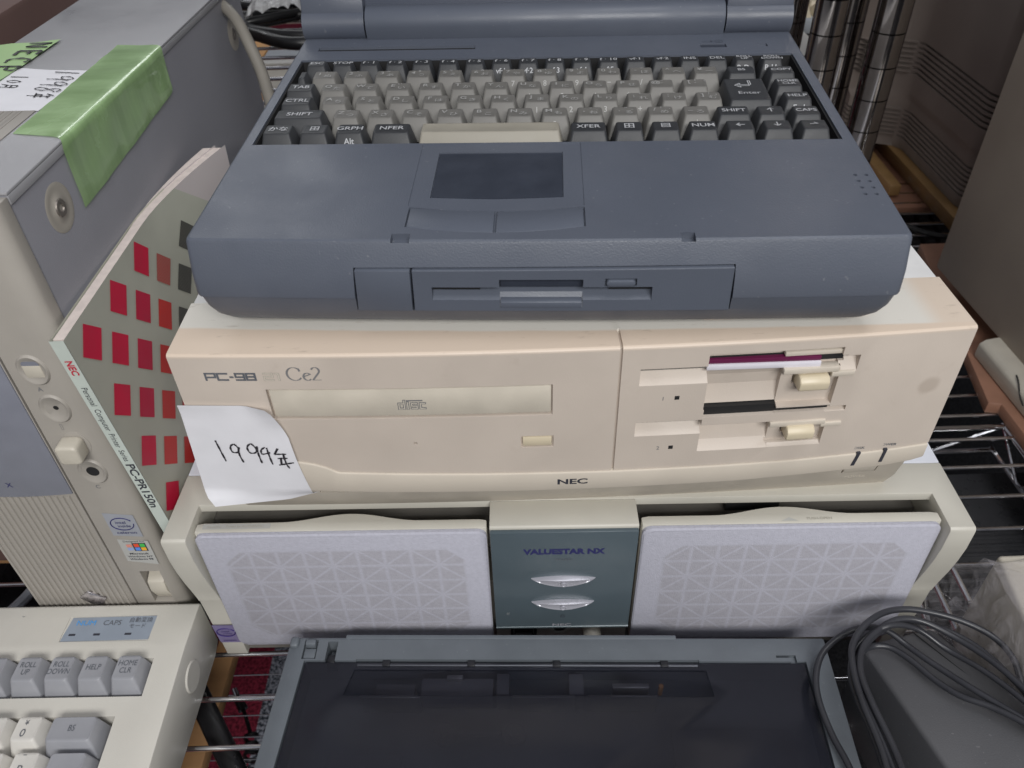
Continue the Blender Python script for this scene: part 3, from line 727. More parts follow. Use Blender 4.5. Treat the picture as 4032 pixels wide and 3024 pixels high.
DS = [[(-76.6, 90.0), (-76.6, 85.3), (-79, 85.3), (-79, 88.4), (-76.6, 88.4)], [(-75.0, 85.2), (-75.0, 89.0)], [(-70.8, 88.4), (-73.2, 88.4), (-73.2, 86.9), (-70.8, 86.9), (-70.8, 85.3), (-73.2, 85.3)], [(-67.2, 88.4), (-69.2, 88.4), (-69.2, 85.3), (-67.2, 85.3)]]
dl = ribbon(DS, 1.25, fm); dl.add(ribbon([[(-75.3, 90.0), (-68.4, 90.0)]], .75, fm)); dl.build('lettering', M['ink_mid'], tray)
ribbon(DS, .5, lambda x, y, l: (x, bw(x)-.02-l, y)).build('lettering_core', M['pc_tray'], tray)
front_part('eject_button', -23.0, -9.1, .1, 8, 59.4, 65.2, M['pc_button'])
for zb, x0, x1 in ((89.2, 102, 115.8), (58.4, 102.3, 115.6)):
    q = G(); q.prism([(0-4.4, zb+1), (-4.6, zb+5.2), (-2.6, zb+7.4), (6, zb+7.6), (6, zb), (-3, zb)], 'x', x0, x1, .9); q.warp(bow); q.build('drive_button', M['pc_button'], P)
q = G(); q.box(61.7, 95.2, 1.6, 5, 73.6, 78.2); q.box(95.2, 120.8, 1.6, 5, 73.8, 76.6); q.slice_x(12, 61, 121); q.warp(bow); q.build('slot_shutter', M['black'], P)
q = G(); q.box(60.4, 122.2, 3.6, 6, 101.4, 106.0); q.slice_x(12, 60, 122); q.warp(bow); q.build('slot_shutter', M['black'], P)
q = G(); q.box(94.4, 120.6, 1.2, 5, 106.2, 108.6, .5); q.slice_x(12, 94, 121); q.warp(bow); q.build('slot_ledge', M['pc_lip'], P)
for x0, x1, z0, z1 in ((30.6, 59.4, 101.6, 104.0), (30.7, 60.8, 69.6, 71.8)):
    q = G(); q.box(x0, x1, 2.2, 8, z0, z1); q.slice_x(12, x0, x1); q.warp(bow); q.build('slot_gap_shade', M['vs_in'], P)  # dark strip under the recess top: shadow of the lip put into the colour
for x, z in ((48, 86.6), (48.3, 54.9)):
    front_part('drive_lamp', x-1.1, x+1.1, -.15, 1, z-1.1, z+1.1, M['black'], .1)
text('1', 2.2, on_front(41.6, bw(41)-.1, 86.4)).build('lettering', M['ink_grey'], P)
text('2', 2.2, on_front(42.1, bw(42)-.1, 54.7)).build('lettering', M['ink_grey'], P)
# lips below each slot
for (x0, x1, z0, z1) in ((94.6, 120, 97.5, 100.6), (117, 127.6, 94.6, 97.4), (94.2, 121, 65.0, 68.0), (119, 129, 63.4, 66.0)):
    front_part('slot_lip', x0, x1, -1.0, 3, z0, z1, M['pc_lip'], .5)
q = G(); q.prism([(142.3, 43.8), (144, 43.9), (142.6, 35.2), (140.9, 35.1)], 'y', -1.35, 0); q.warp(bow); q.build('status_lamp', M['ink_dark'], P)
q = G(); q.prism([(155.6, 44.9), (157.2, 45.0), (156.5, 36.3), (154.9, 36.2)], 'y', -1.35, 0); q.warp(bow); q.build('status_lamp', M['ink_dark'], P)
text('DISK', 1.55, on_front(143, bw(143)-.12, 46.2), bold=.01, sx=1.15).build('lettering', M['ink_grey'], P)
text('POWER', 1.55, on_front(157, bw(157)-.12, 47.1), bold=.01, sx=1.15).build('lettering', M['ink_grey'], P)
text('NEC', 3.5, on_front(1.2, bw(1)-1.15, 34.7), bold=.03, sx=1.55).warp(lambda p: (p[0], bw(p[0])-1.15, p[2])).build('lettering', M['ink_dark'], P)
cv = lambda gg: gg.warp(lambda p: (p[0], bw(p[0])-.12, p[2]))
fm = lambda x, y, l: (x, bw(x)-.12-l, y)
ribbon(glyphs('PC-98', -163.4, 103.4, 3.6, .26), 1.0, fm).build('lettering', M['ink_grey'], P)
ribbon(glyphs('21', -137.0, 103.4, 3.6, .26), .95, fm).build('lettering', M['ink_pale'], P)
ribbon(glyphs('21', -137.0, 103.4, 3.6, .26), .55, lambda x, y, l: (x, bw(x)-.2-l, y)).build('lettering_core', M['pc_lip'], P)
CE = [arc(-123.2, 106.7, 3.3, 3.7, 48, 318, 22)+[(-120.5, 104.5)], [(-121.0, 109.9), (-120.6, 108.2)], [(-119.2, 105.2), (-115.9, 106.6)]+arc(-117.6, 105.1, 1.75, 2.1, 45, 320, 16),
      arc(-113.6, 108.5, 1.7, 1.9, 160, -30, 12)+[(-115.4, 103.2)], [(-115.6, 103.2), (-111.6, 103.2)]]
ribbon(CE, .95, fm, calli=.3).build('lettering', M['ink_mid'], P)

# floppy disk left in the upper drive
t = thing('floppy_disk', (27.1+86, 277.1-3.4, 128.9+100.4), 'floppy disk with purple and white label inside the upper drive slot', 'floppy disk', .0031)
g = G(); g.box(-26, 25.2, 0, 7, 0, 2.9, .4); g.box(-34, -26, 3.0, 9, 1.8, 3.4, .3); g.build('shell', M['white_label'], t)
g = G(); g.box(-25.8, 25, .9, 7, 2.95, 5.4, .3); g.box(-33.5, -26, 3.4, 9, 3.45, 3.9, .2); g.build('label', M['purple'], t)
t = thing('orange_strip', (27.1, 277.1, 246), 'thin orange strip peeking out from under the front of the laptop', 'strip', .0031)
g = G(); g.box(60, 134, 12.6, 24, .1, 1.7, .3); g.build('strip', M['copper'], t)
# white handwritten note hanging on the beige computer
t = thing('paper_note', (27.1, 277.1, 128.9), 'curled white paper note handwritten 1994 with a year sign on the beige computer', 'paper note', .0031, 'handwritten paper notes')
g = G(); NU, NV = 14, 22
def notept(u, v):
    # v: 0 top .. 1 fold .. 1.2 flap
    zt = 89.6-.8*u; 
    if v <= 1:
        xl = -180.6-3.6*v; xr = -139.8+6.0*min(1, v*3)**.6+8.2*v**1.3*(.3+.7*v)*.55
        z = zt-59*v; y = bw(xl+(xr-xl)*u)-1.0-1.2*math.sin(math.pi*v)*u-4.5*max(0, u-.75)*max(0, .25-v)*12
        y -= 2.0*max(0, .12-v)*4*(1-u)
    else:
        k = (v-1)/.2; xl = -184.2+4.0*k; xr = -129.2+2.4*k
        z = 30.6-8*k-2.0*u+3.0*u*k*1.0; y = bw(-160)-1.0-2.2*k+ (4.0*k*u)
        if u > .7: z += 3.2*k*(u-.7)/.3
    return (xl+(xr-xl)*u, y, z)
VS_ = [i/18 for i in range(19)]+[1.07, 1.14, 1.2]
rows = [[g.bm.verts.new(notept(i/NU, v)) for i in range(NU+1)] for v in VS_]
for a, b in zip(rows, rows[1:]):
    for i in range(NU): g.bm.faces.new((a[i], b[i], b[i+1], a[i+1]))
g.build('sheet', M['paper'], t, ang=60)
# pen strokes, in the sheet's own millimetres
def notemap(x, y): return (-180.7+x*.0641-(y-890)*.0058+.6, 90.0-(y-890)*.0935)
ST = [[(195, 1135), (215, 1210), (235, 1285)],
      [(360, 1190), (330, 1158), (298, 1178), (305, 1215), (345, 1215), (362, 1178), (352, 1230), (370, 1290)],
      [(495, 1190), (460, 1152), (425, 1180), (440, 1218), (485, 1212), (500, 1170), (500, 1230), (512, 1292)],
      [(560, 1175), (528, 1195), (530, 1225), (592, 1212)], [(572, 1178), (580, 1240), (592, 1300)],
      [(655, 1182), (622, 1225)], [(622, 1225), (670, 1222), (712, 1222)], [(640, 1255), (680, 1252), (715, 1252)], [(664, 1255), (660, 1300)], [(640, 1304), (700, 1294), (757, 1284)], [(690, 1225), (690, 1262)], [(692, 1262), (700, 1300), (716, 1328)]]
g = G()
for st in ST:
    pts = [notemap(*p) for p in st]; C = crom([(a, 0, b) for a, b in pts], 5) if len(pts) > 2 else [Vector((a, 0, b)) for a, b in pts]
    for i in range(len(C)-1):
        d = (C[i+1]-C[i]).normalized(); nn = Vector((-d.z, 0, d.x))*.42*(1+.25*math.sin(i*1.7+len(st)))
        q = [C[i]+nn, C[i]-nn, C[i+1]-nn, C[i+1]+nn]
        g.face([(p.x, bw(p.x)-1.35-1.3*math.sin(math.pi*(89-p.z)/59)*(p.x+182)/46, p.z) for p in q])
g.build('handwriting', M['pen'], t)
# ================================================================ laptop on top of the stack
L_ = thing('laptop', (14.1, 283.3, 246.2), 'open slate grey laptop with dark and beige keys on top of the stack', 'laptop', -.0571)
TILT = .0506; HD = 47.6
DK = Matrix.Translation((0, 0, HD)) @ Matrix.Rotation(TILT, 4, 'X')
def lbow(p):   # front edge swells slightly in plan
    return (p[0], p[1]-2.6*(1-(p[0]/148.0)**2)*max(0, 1-max(0, p[1])/70.0), p[2])
W2 = 147.9; LD = 236
def lring(z, si, fy, r=2.2, deck=False):
    P = rrect(-W2+si, W2-si, fy, LD-si, r, 5)
    return [(x, y, (z+HD+y*math.tan(TILT)) if deck else z) for x, y in P]
g = G()
g.rings([lring(0, 14, 17, 14), lring(.8, 10, 13, 12), lring(2.8, 6.5, 8.5, 10), lring(6, 4, 4, 8), lring(10.5, 2.4, .2, 6), lring(16, 1.2, -2.6, 5), lring(22.5, .6, -4.0, 4), lring(22.9, .15, -4.75, 3.5), lring(24.2, .1, -4.85, 3), lring(33, 0, -3.6, 2.6),
         lring(-1.6, 0, .4, 2.2, True), lring(-.5, .4, .9, 2.2, True), lring(0, 1.4, 1.8, 2.2, True)])
bmesh.ops.recalc_face_normals(g.bm, faces=g.bm.faces[:])
c = G()
c.prism([(-142.2, 84.2), (141.8, 84.2), (141.6, 191), (-142, 191)], 'z', -9, 8)
c.box(-58, 18, 27, 83.6, -.45, 6)
c.prism([(-49.2, 34.4), (-30, 33.3), (-20, 33), (-10, 33.3), (9.2, 34.4), (9.4, 75.4), (-49.2, 75.4)], 'z', -1.5, 6)
c.prism([(-57.2, 26.2), (-57.2, 11), (-45, 8.6), (-32, 7.1), (-19.6, 6.6), (-7, 7.1), (6, 8.6), (18, 11), (18, 26.2), (0, 23.6), (-19.6, 22.6), (-40, 23.6)], 'z', -1.6, 6)
c.box(-61.7, -54, .6, 5.8, -3, 6); c.box(55.9, 61.7, .6, 5.8, -3, 6)
for x, y in ((139.2, 49.8), (144.0, 49.7), (139.3, 44.6), (144.0, 44.3), (139.1, 38.9), (143.9, 38.8), (139.0, 33.4), (143.7, 33.3)):
    c.cyl((x-1.2, y, -3), (x-1.2, y, 3), .95, n=12)
c.box(-135.4, -41, 204.5, 210.2, -9, 6)
c.box(91.5, 106.5, 201.5, 207.2, -1.0, 6); c.box(124.6, 130.2, 202, 206.8, -.8, 6)
c.xf(DK)
c2 = G(); c2.prism([(-78.0, HD-10.8), (78.4, HD-9.9), (78.9, HD-31.9), (-79.2, HD-31.9)], 'y', -9, 3)
c.add(c2)
g.carve(c)
g.slice_x(14, -146, 146); g.warp(lbow)
g.build('base', M['laptop'], L_, ang=18)
def ldeck(name, gg, mat, parent=L_, lab=None): return gg.xf(DK).build(name, mat, parent, lab)
g = G(); g.box(-141.9, 141.5, 84.6, 190.8, -9.2, -8.2)
for q_ in ((-142.15, -141.2, 84.5, 190.8), (140.8, 141.75, 84.5, 190.8), (-142, 141.6, 190, 190.9), (-142, 141.6, 84.3, 84.9)): g.box(*q_, -9, -1.1)  # black liner walls: shade around the keys put into the colour
ldeck('key_well', g, M['black'])
g = G(); g.prism([(-48.9, 34.7), (-20, 33.3), (8.9, 34.7), (9.1, 75.1), (-48.9, 75.1)], 'z', -1.8, -1.0); ldeck('touchpad', g, M['pad'])
for pts in ([(-56.6, 25.8), (-56.6, 11.3), (-45, 9.0), (-32, 7.5), (-20.1, 7.0), (-20.1, 22.8), (-40, 23.9)], [(-19.1, 22.8), (-19.1, 7.0), (-7, 7.5), (6, 9.0), (17.4, 11.3), (17.4, 25.8), (0, 23.9)]):
    g = G(); g.prism(pts, 'z', -4, -.1, .5); g.xf(DK).warp(lbow).build('touchpad_button', M['laptop_drive'], L_)
g = G(); g.box(-135.2, -41.2, 204.7, 210.0, -9.2, -1.4); ldeck('slot', g, M['black'])  # slot filled with black: its inner shade put into the colour
g = G(); g.box(91.9, 106.1, 201.9, 206.9, -1.3, -.6); ldeck('lamp_window', g, M['pad'])
ic = text('▭ ◗ ⊖', 2.2, on_top(99.5, 210.3, .15), sx=1.1); ldeck('lettering', ic, M['pad'])
# floppy drive in the front edge
fd = G()
fd.prism([(-77.5, HD-11.3), (-54.4, HD-11.2), (-55.0, HD-31.4), (-78.6, HD-31.4)], 'y', -4.1, 8, .5); fd.warp(lbow)
fd.build('drive_cover', M['laptop_drive'], L_)
fd = G(); fd.prism([(-53.6, HD-11.2), (77.9, HD-10.4), (78.3, HD-31.4), (-54.2, HD-31.4)], 'y', -3.9, 12, .4)
c = G(); c.prism([(-9, 28.3), (3, 28.3), (3, 26.0), (-3.7, 21.9), (-9, 21.9)], 'x', -46, 45.5)
c.prism([(-9, 32), (.6, 32), (.6, 25.5), (-3.7, 18.4), (-9, 18.4)], 'x', -17.7, 17)
c.box(25.8, 39, -9, -1.6, 28.6, 32.4)
fd.carve(c); fd.slice_x(12, -55, 79); fd.warp(lbow); fb = fd.build('floppy_drive', M['laptop_drive'], L_, ang=14)
for x0, x1 in ((-45.8, -26), (28, 45.3)):
    g = G(); g.box(x0, x1, -.6, 4, 25.2, 28.2); g.slice_x(8, x0, x1); g.warp(lbow).build('slot_gap_shade', M['black'], fb)
g = G(); g.box(-17.4, 16.7, -.4, 3, 26.4, 31.8, .2); g.warp(lbow).build('slot_shutter', M['pad'], fb)
g = G(); g.prism([(-4.6, 18.6), (-4.4, 21.3), (-2.2, 22.0), (0, 22), (0, 18.6)], 'x', -17.4, 16.7, .3); g.warp(lbow).build('slot_lip', M['laptop_drive'], fb)
g = G(); g.prism(rrect(26.5, 38.3, 29.0, 31.9, 1.3), 'y', -4.9, 2, .5); g.warp(lbow).build('eject_button', M['laptop_drive'], fb)
# hinge hump and screen lid
g = G(); pr = []
for k in range(13):
    a = math.radians(-15+150*k/12); pr.append((231-9.8*math.cos(a), 7.6+9.4*math.sin(a)))
g.prism([(222.2, -.5)]+pr+[(240, -.5)], 'x', -108.6, 107.6, .6); ldeck('hinge_cover', g, M['laptop'])
hm = text('·', 3, on_top(56, 221.8, 2)); ldeck('screw_hole', hm, M['black'])
lid = G(); LT = Matrix.Translation((0, 231, 7)) @ Matrix.Rotation(math.radians(-17), 4, 'X')
q = G(); q.box(-W2+.3, W2-.3, 2, 15, 5, 215, 1.6)
lid.add(q, LT)
q = G()
for x0, x1 in ((-W2+.3, -109.6), (108.6, W2-.3)):
    q.cyl((x0, 232, 6.2), (x1, 232, 6.2), 9.6, 9.6, 32)
    w = G(); w.box(x0, x1, -6, 14, 2, 20, .8); q.add(w, LT)
lid.add(q)
q = G(); q.box(-108.4, 107.4, 1.2, 6, 15.0, 18.6); q.xf(LT); lid_gap = q
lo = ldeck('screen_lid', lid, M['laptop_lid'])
ldeck('hinge_gap', lid_gap, M['black'], lo)
q = G(); q.box(-W2+24, W2-24, 1.2, 2.2, 26, 198); q.xf(LT); ldeck('screen', q, M['black'], lo)
q = G(); q.prism([(47, 11.0), (51, 11.0), (51, 6), (50, 6), (50, 10), (47, 10)], 'y', .9, 1.9); q.xf(LT); ldeck('lid_latch', q, M['pad'], lo)

# ---- keys
_kc = {}
def keymesh(w, td, bd_back, mat, front=4.9, hh=3.0):
    k = (round(w, 1), td, bd_back, mat, front, hh)
    if k not in _kc:
        def rr(wi, y0, y1, z, r, dish=0):
            P = rrect(-wi/2, wi/2, y0, y1, r, 3); return [(x, y, z-dish*(1-(2*x/wi)**2)) for x, y in P]
        g = G(); inner = w-5.8
        g.rings([rr(w-.7, -front, bd_back-.9, -8, .8), rr(w-.8, -front+.1, bd_back-1.0, -6.8, .8), rr(inner+.7, -.35, td+.35, hh-.45, 1.2, .25), rr(inner-.2, .2, td-.2, hh-.05, 1.0, .38), rr(inner-2.2, 1.2, td-1.0, hh-.3, .8, 0)])
        _kc[k] = g.mesh('key', M[mat], 50)
    return _kc[k]
def key(a, b, w, main='', kana='', front='', dark=True, td=9.6, bb=12.2, size=3.5, mat=None, dy=0, fsize=2.8, sx=1.15, hh=3.0):
    mat = mat or ('key_dark' if dark else 'key_beige')
    o = place(keymesh(w, td, bb, mat, hh=hh), 'key', L_)
    o.matrix_local = Matrix.Scale(1, 4) @ Matrix.Translation(DK @ Vector((a, b, 0))*MM) @ Matrix.Rotation(TILT, 4, 'X')
    g = G(); any_ = False; z = hh+.06
    if main:
        ls = main.split('\n')
        for i, ln in enumerate(ls):
            xx = -3.0 if kana else 0
            g.add(text(ln, size, on_top(xx, td*.5+dy+(len(ls)-1)*size*.62-i*size*1.25+(.9 if kana else 0), z), bold=.012, sx=sx*.90))
            any_ = True
    if kana:
        for i, ch in enumerate(kana.split()):
            px_, py_ = ((1.8, 3.0), (.4, 8.0), (4.6, 6.4))[i]
            g.add(text(ch, 3.0 if i == 0 else 2.0, on_top(px_, py_*td/9.6, z), sx=1.1)); any_ = True
    if front:
        ang = math.atan2(10.0, 3.4)
        fm = Matrix.Translation((0, -1.75, -.75)) @ Matrix.Rotation(math.radians(64.5), 4, 'X') @ Matrix.Translation((0, 0, .35))
        g.add(text(front, fsize, fm, bold=.012)); any_ = True
    if any_:
        lg = g.build('legend', M['ink_light' if dark else 'ink_soft'], o)
    else: g.bm.free()
    return o
# function row
names = ['ESC', 'STOP']+['f · %d' % i for i in range(1, 11)]+['vf·1', 'vf·2', 'INS', 'DEL', 'ROLL\nUP', 'ROLL\nDOWN']
fr = {'f · 6': 'vf·1', 'f · 7': 'vf·2', 'f · 8': 'vf·3', 'f · 9': 'vf·4', 'f · 10': 'vf·5', 'ROLL\nUP': 'PgDn', 'ROLL\nDOWN': 'PgUp'}
for i, nme in enumerate(names):
    key(-129.7+15.09*i, 174.6-.3*i/17, 14.9, nme, front=fr.get(nme, ''), td=7.4, bb=10.4, size=3.2 if '\n' not in nme else 2.4, sx=1.15)
rows = [('1234567890-^¥', 'ぬ_!|ふ_"|あ_#|う_$|え_%|お_&|や_\'|ゆ_(|よ_)|わ_を|ほ_=|へ_`|ー_|', -121.6, 17.46, 157.0, {6: '7', 7: '8', 8: '9', 9: '−', 10: '/'}),
        ('QWERTYUIOP@[', 'た|て|い_ぃ|す|か|ん|な|に|ら|せ|゛_~|゜_{_「', -113.3, 17.57, 140.0, {6: '4', 7: '5', 8: '6', 9: '*'}),
        ('ASDFGHJKL;:]', 'ち|と|し|は|き|く|ま|の|り|れ_+|け_*|む_}_」', -109.4, 17.66, 123.4, {6: '1', 7: '2', 8: '3', 9: '+'}),
        ('ZXCVBNM,./_', 'つ_ッ|さ|そ|ひ|こ|み|も|ね_<_、|る_>_。|め_?_・|ろ', -100.1, 17.64, 106.8, {6: '0', 7: ',', 8: '.', 9: '=', 10: '|'})]
for chars, kana, a0, p, b, fl_ in rows:
    ks = kana.split('|')
    for i, chh in enumerate(chars):
        key(a0+p*i, b-.12*i*.35, 17.3, chh, ks[i].replace('_', ' ').strip(), fl_.get(i, ''), dark=False, size=3.3)
key(107.2, 156.2, 19, 'BS', td=9.6, size=2.8); key(128.5, 155.8, 17.5, 'COPY', size=2.8)
key(-134.2, 157.4, 8.4, '')
key(-131.4, 140.6, 18.5, 'TAB', size=3.5); key(-129.6, 123.5, 19.6, 'CTRL', size=3.5); key(-124.6, 107.0, 29, 'SHIFT', size=3.6)
# tall enter key spans two rows
o = key(105.6, 122.4, 25.5, '', td=26.4, bb=29.0)
q = G(); z = 3.07
for st in (((-4.5, 18.5), (3.0, 18.5)), ((-4.5, 17.0), (2.0, 17.0)), ((3.0, 18.5), (3.0, 23.5)), ((2.0, 17), (2.0, 23.5)), ((2, 23.5), (3, 23.5)), ((-5.5, 17.75), (-2.6, 20.4)), ((-5.5, 17.75), (-2.6, 15.1)), ((-2.6, 20.4), (-2.6, 18.5)), ((-2.6, 15.1), (-2.6, 17))):
    a, b_ = Vector((*st[0], z)), Vector((*st[1], z)); nn = Vector((-(b_-a).y, (b_-a).x, 0)).normalized()*.25
    q.face((a+nn, a-nn, b_-nn, b_+nn))
q.add(text('Enter', 3.2, on_top(0.5, 8.5, z), sx=1.15)); q.build('legend', M['ink_light'], o)
key(128.7, 139.0, 17.5, 'HOME\nCLR', size=2.6); key(129.6, 122.2, 17.5, 'HELP', front='End', size=3.0)
key(94.6, 105.6, 20, 'SHIFT', size=3.2); key(112.9, 105.3, 17.4, '↑', size=4.0); key(130.1, 105, 17.2, 'CAPS', size=3.0)
for a, w, s, f in ((-131.3, 18.4, 'かな', ''), (-113.0, 17.4, '田', ''), (-95.2, 17.6, 'GRPH', 'Alt'), (-74.6, 22.6, 'NFER', '')):
    key(a, 90.0, w, s, front=f, size=3.5)
for a, w, s in ((22.0, 21.5, 'XFER'), (41.8, 17.4, '田'), (59.4, 17.4, '▤'), (77.4, 17.6, 'NUM'), (95.2, 17.4, '←'), (112.9, 17.4, '↓'), (130.4, 17, '→')):
    key(a, 89.4, w, s, size=3.4 if len(s) > 1 else 3.9)
key(-26.0, 90.0, 72.5, '', dark=True, mat='space')
# ================================================================ slim tower on the left, its tape and notes
T = thing('computer_tower', (-204, 290, 0), 'slim grey and beige computer tower standing upright on the left', 'computer tower', -.025)
TW, TD, TH = 93, 360, 311.5
sd = lambda *p: p
g = G(); g.box(-TW+1, -.2, 12.5, TD, 6, TH-.6, .8); g.build('side_panel', M['tower_metal'], T)
g = G(); g.box(-TW, .4, 12.2, TD+1, TH-.5, TH+1.0, .5); g.box(-.3, .45, 12.2, TD+1, TH-4.5, TH-.6, .2); g.build('top_cover', M['tower_top'], T)
front = []
for k in range(9):
    a = math.radians(90*k/8); front.append((-9+9*math.sin(a), 6-6*math.cos(a)*1.0))
outline = [(-TW, 12), (-TW, 3), (-TW+3, 0), (-9, 0)]+front[1:]+[(0, 12)]
g = G(); g.prism(outline, 'z', 2, TH-.8, .5)
c = G(); c.box(-30.6, -29.4, -3, 2.0, -5, TH+5)
c.box(-18.5, -6.8, -3, 9, 47, 77)
g.carve(c); g.build('front_bezel', M['tower'], T)
# grey upper panel with a rounded lower end, ribs beneath it
pts = [(-TW+1, 240), (-31.2, 240), (-31.2, 145.5)]+[(-31.2-(TW-32.2)*k/10, 145.5-1.8*math.sin(math.pi*k/10)) for k in range(1, 11)]
g = G(); g.prism(pts, 'y', -.8, 1, .3); g.build('grey_panel', M['tower_grey'], T)
g = G()
for k in range(17): x = -TW+3.2+k*3.45; g.prism([(x-1.0, .3), (x-.6, -.9), (x+.6, -.9), (x+1.0, .3)], 'z', 6, 143.4)
g.build('ribs', M['tower'], T)
g = G(); g.box(-TW+1, -60, -.9, .5, 172, 186, .4); g.build('drive_flap', M['beige_pale'], T)
text('X', 3.2, on_front(-62, -.95, 153), bold=.01).build('lettering', M['ink_blue'], T)
g = G(); g.prism([(-62, 54), (-55, 60), (-46, 53), (-50, 46.5), (-57, 48)], 'y', -1.9, -.6, .4); g.build('emblem', M['emblem'], T)
for k in range(14): pass
g = G(); g.box(-TW+1.5, -28, 14, 100, TH+1.05, TH+1.6, .2)
for k in range(12): g.box(-TW+6+k*4.6, -TW+8.4+k*4.6, 15, 99, TH+1.4, TH+1.9, .2)
g.build('ribbed_top_panel', M['tower'], T)
# sockets down the strip
for x, z, kind in ((-17.5, 229.5, 'A'), (-16.8, 205.5, 'D'), (-15.5, 181.5, 'K'), (-14.6, 161.8, 'C')):
    g = G(); g.lathe([(9.2, -1.2), (9.0, 0), (8.0, .9), (7.0, .7), (6.2, .1), (.01, -.1)] if kind != 'K' else [(8.8, -1.2), (8.4, .1), (7, .4), (.01, .5)], on_front(x, -.1, z) @ Matrix.Diagonal((.82, 1, 1, 1)), 32)
    s = g.build('socket', M['tower'], T)
    if kind == 'A':
        q = G(); q.prism([(x-4.3, z-4.2), (x+4.3, z-4.2), (x+4.3, z+2.8), (x-4.3, z+2.8)], 'y', -.5, -.02, .2); q.build('tab', M['beige_pale'], s)
        q = G(); q.box(x-4.1, x+4.1, -.45, 0, z+2.9, z+5.2); q.build('recess', M['tower_grey'], s)
    if kind == 'D': q = G(); q.lathe([(1.3, 0), (.01, .02)], on_front(x+.6, -.18, z+.6), 16); q.build('pin_hole', M['black'], s)
    if kind == 'K':
        q = G(); q.prism(rrect(x-6.2, x+5.2, z-6, z+6.0, 2.6), 'y', -9.5, 0, 1.6, 3); q.build('slide_knob', M['beige_pale'], s)
    if kind == 'C': q = G(); q.lathe([(3.3, 0), (.01, .02)], on_front(x, -.2, z), 24); q.build('jack_hole', M['black'], s)
    if kind != 'K': text(kind if kind != 'D' else '▯', 2.6, on_front(x-1.6, -.1, z-11.8), bold=.0).build('lettering', M['ink_grey'], T)
g = G(); g.face([(-22, -.12, 129), (-5.6, -.12, 127), (-5.6, -.12, 108.6), (-22, -.12, 110)]); st = g.build('badge_sticker', M['sticker'], T)
g = G(); ov = [(-13.8+6.3*math.cos(a*math.pi/18), -.3, 119.8+5.0*math.sin(a*math.pi/18)) for a in range(3, 37)]
for a, b in zip(ov, ov[1:]): g.tube([a, b], .3, 5)
g.add(text('intel', 2.4, on_front(-14.4, -.25, 121), bold=.01)).add(text('inside', 2.2, on_front(-13.2, -.25, 118), bold=.01)).add(text('celeron', 2.0, on_front(-13.6, -.25, 112.4), bold=.012, sx=1.3))
g.build('lettering', M['ink_blue'], st)
g = G(); g.face([(-21.4, -.12, 106.6), (-4.4, -.12, 105), (-4.6, -.12, 83.6), (-21.8, -.12, 87)]); st = g.build('badge_sticker', M['sticker2'], T)
x0, z0 = -12.4, 96.6
def flag(x, z, w, h): return [(x, -.24, z), (x+w, -.24, z+.12), (x+w-.1, -.24, z+h+.12), (x-.1, -.24, z+h)]
g = G(); g.face(flag(x0-1.9, z0-.5, 7.8, 7.0)); g.build('flag_backing', M['ink_dark'], st)
for dx, dz, w, h, mt in ((-1.1, 3.1, 2.9, 2.8, 'win_red'), (2.3, 3.15, 2.9, 2.8, 'win_green'), (-1.1, 0, 2.9, 2.7, 'win_blue'), (2.3, .05, 2.9, 2.7, 'win_yellow'), (-5.4, 3.1, 3.2, 2.3, 'win_pink'), (-5.4, .2, 3.2, 2.2, 'win_pale')):
    g = G(); g.face([(p[0], -.30, p[2]) for p in flag(x0+dx, z0+dz, w, h)]); g.build('flag_pane', M[mt], st)
g = text('Designed for', 1.5, on_front(-12.6, -.22, 104.6), sx=1.1); g.add(text('Microsoft', 1.5, on_front(-13, -.22, 93.6), bold=.02, sx=1.3)).add(text('Windows NT', 1.5, on_front(-13, -.22, 91), bold=.01, sx=1.2)).add(text('Windows 98', 1.5, on_front(-13, -.22, 88.6), bold=.02, sx=1.2)); g.build('lettering', M['ink_dark'], st)
g = G(); g.prism([(9, 47.5), (3, 47.5), (-.3, 58), (.5, 66), (9, 70)], 'x', -17.8, -7.6, .8); g.build('power_rocker', M['beige_pale'], T)
g = G(); g.box(-18.3, -7, 8.2, 9.2, 47.2, 76.8); g.build('switch_well', M['vs_in'], T)
for y, z in ((43, 289.5), (327, 281)):
    g = G(); R90 = Matrix.Translation((-.1, y, z)) @ Matrix.Rotation(math.pi/2, 4, 'Y')
    g.lathe([(11.5, 0), (10.5, .25), (8.5, -.0), (4.6, .15), (4.4, .3)], R90, 32); d = g.build('screw_dimple', M['dimple'], T)
    g = G(); g.lathe([(4.4, .2), (3.9, .9), (2.0, .9), (1.6, .3), (.01, .2)], R90, 24); g.build('screw', M['screw'], d)

# green tape bent over the tower's top edge
t = thing('green_tape', (-204, 290, 0), 'strip of translucent green tape folded over the top right edge of the tower', 'tape', -.025)
g = G(); prof = []
for k in range(9): prof.append(('top', k/8))
N = 24; rows = []
sect = [(-26, TH+1.35), (-20, TH+1.4), (-12, TH+1.35), (-5, TH+1.5), (-1.6, TH+1.7), (.2, TH+1.3), (1.05, TH+.2), (1.1, TH-3), (.9, TH-10), (.8, TH-18), (1.1, TH-26), (.7, TH-31.5)]
for j, (x, z) in enumerate(sect):
    f = j/(len(sect)-1); row = []
    for i in range(N+1):
        u = i/N
        y0 = 71-10*f*0+ (0 if f < .5 else -6+6*f) ; y1 = 200-6*f
        y0 = 72-11*min(1, f*1.6)
        y = y0+(y1-y0)*u
        zz = z+ (7.0*(u)**1.2 if j == len(sect)-1 else 0)
        if j == len(sect)-2: zz += 4.0*u**1.2
        wob = .35*math.sin(u*17+j)+.25*math.sin(u*41)
        row.append(g.bm.verts.new((x+(wob*.5 if x > .5 else 0), y, zz+(abs(wob)*.6 if x < -2 else 0))))
    rows.append(row)
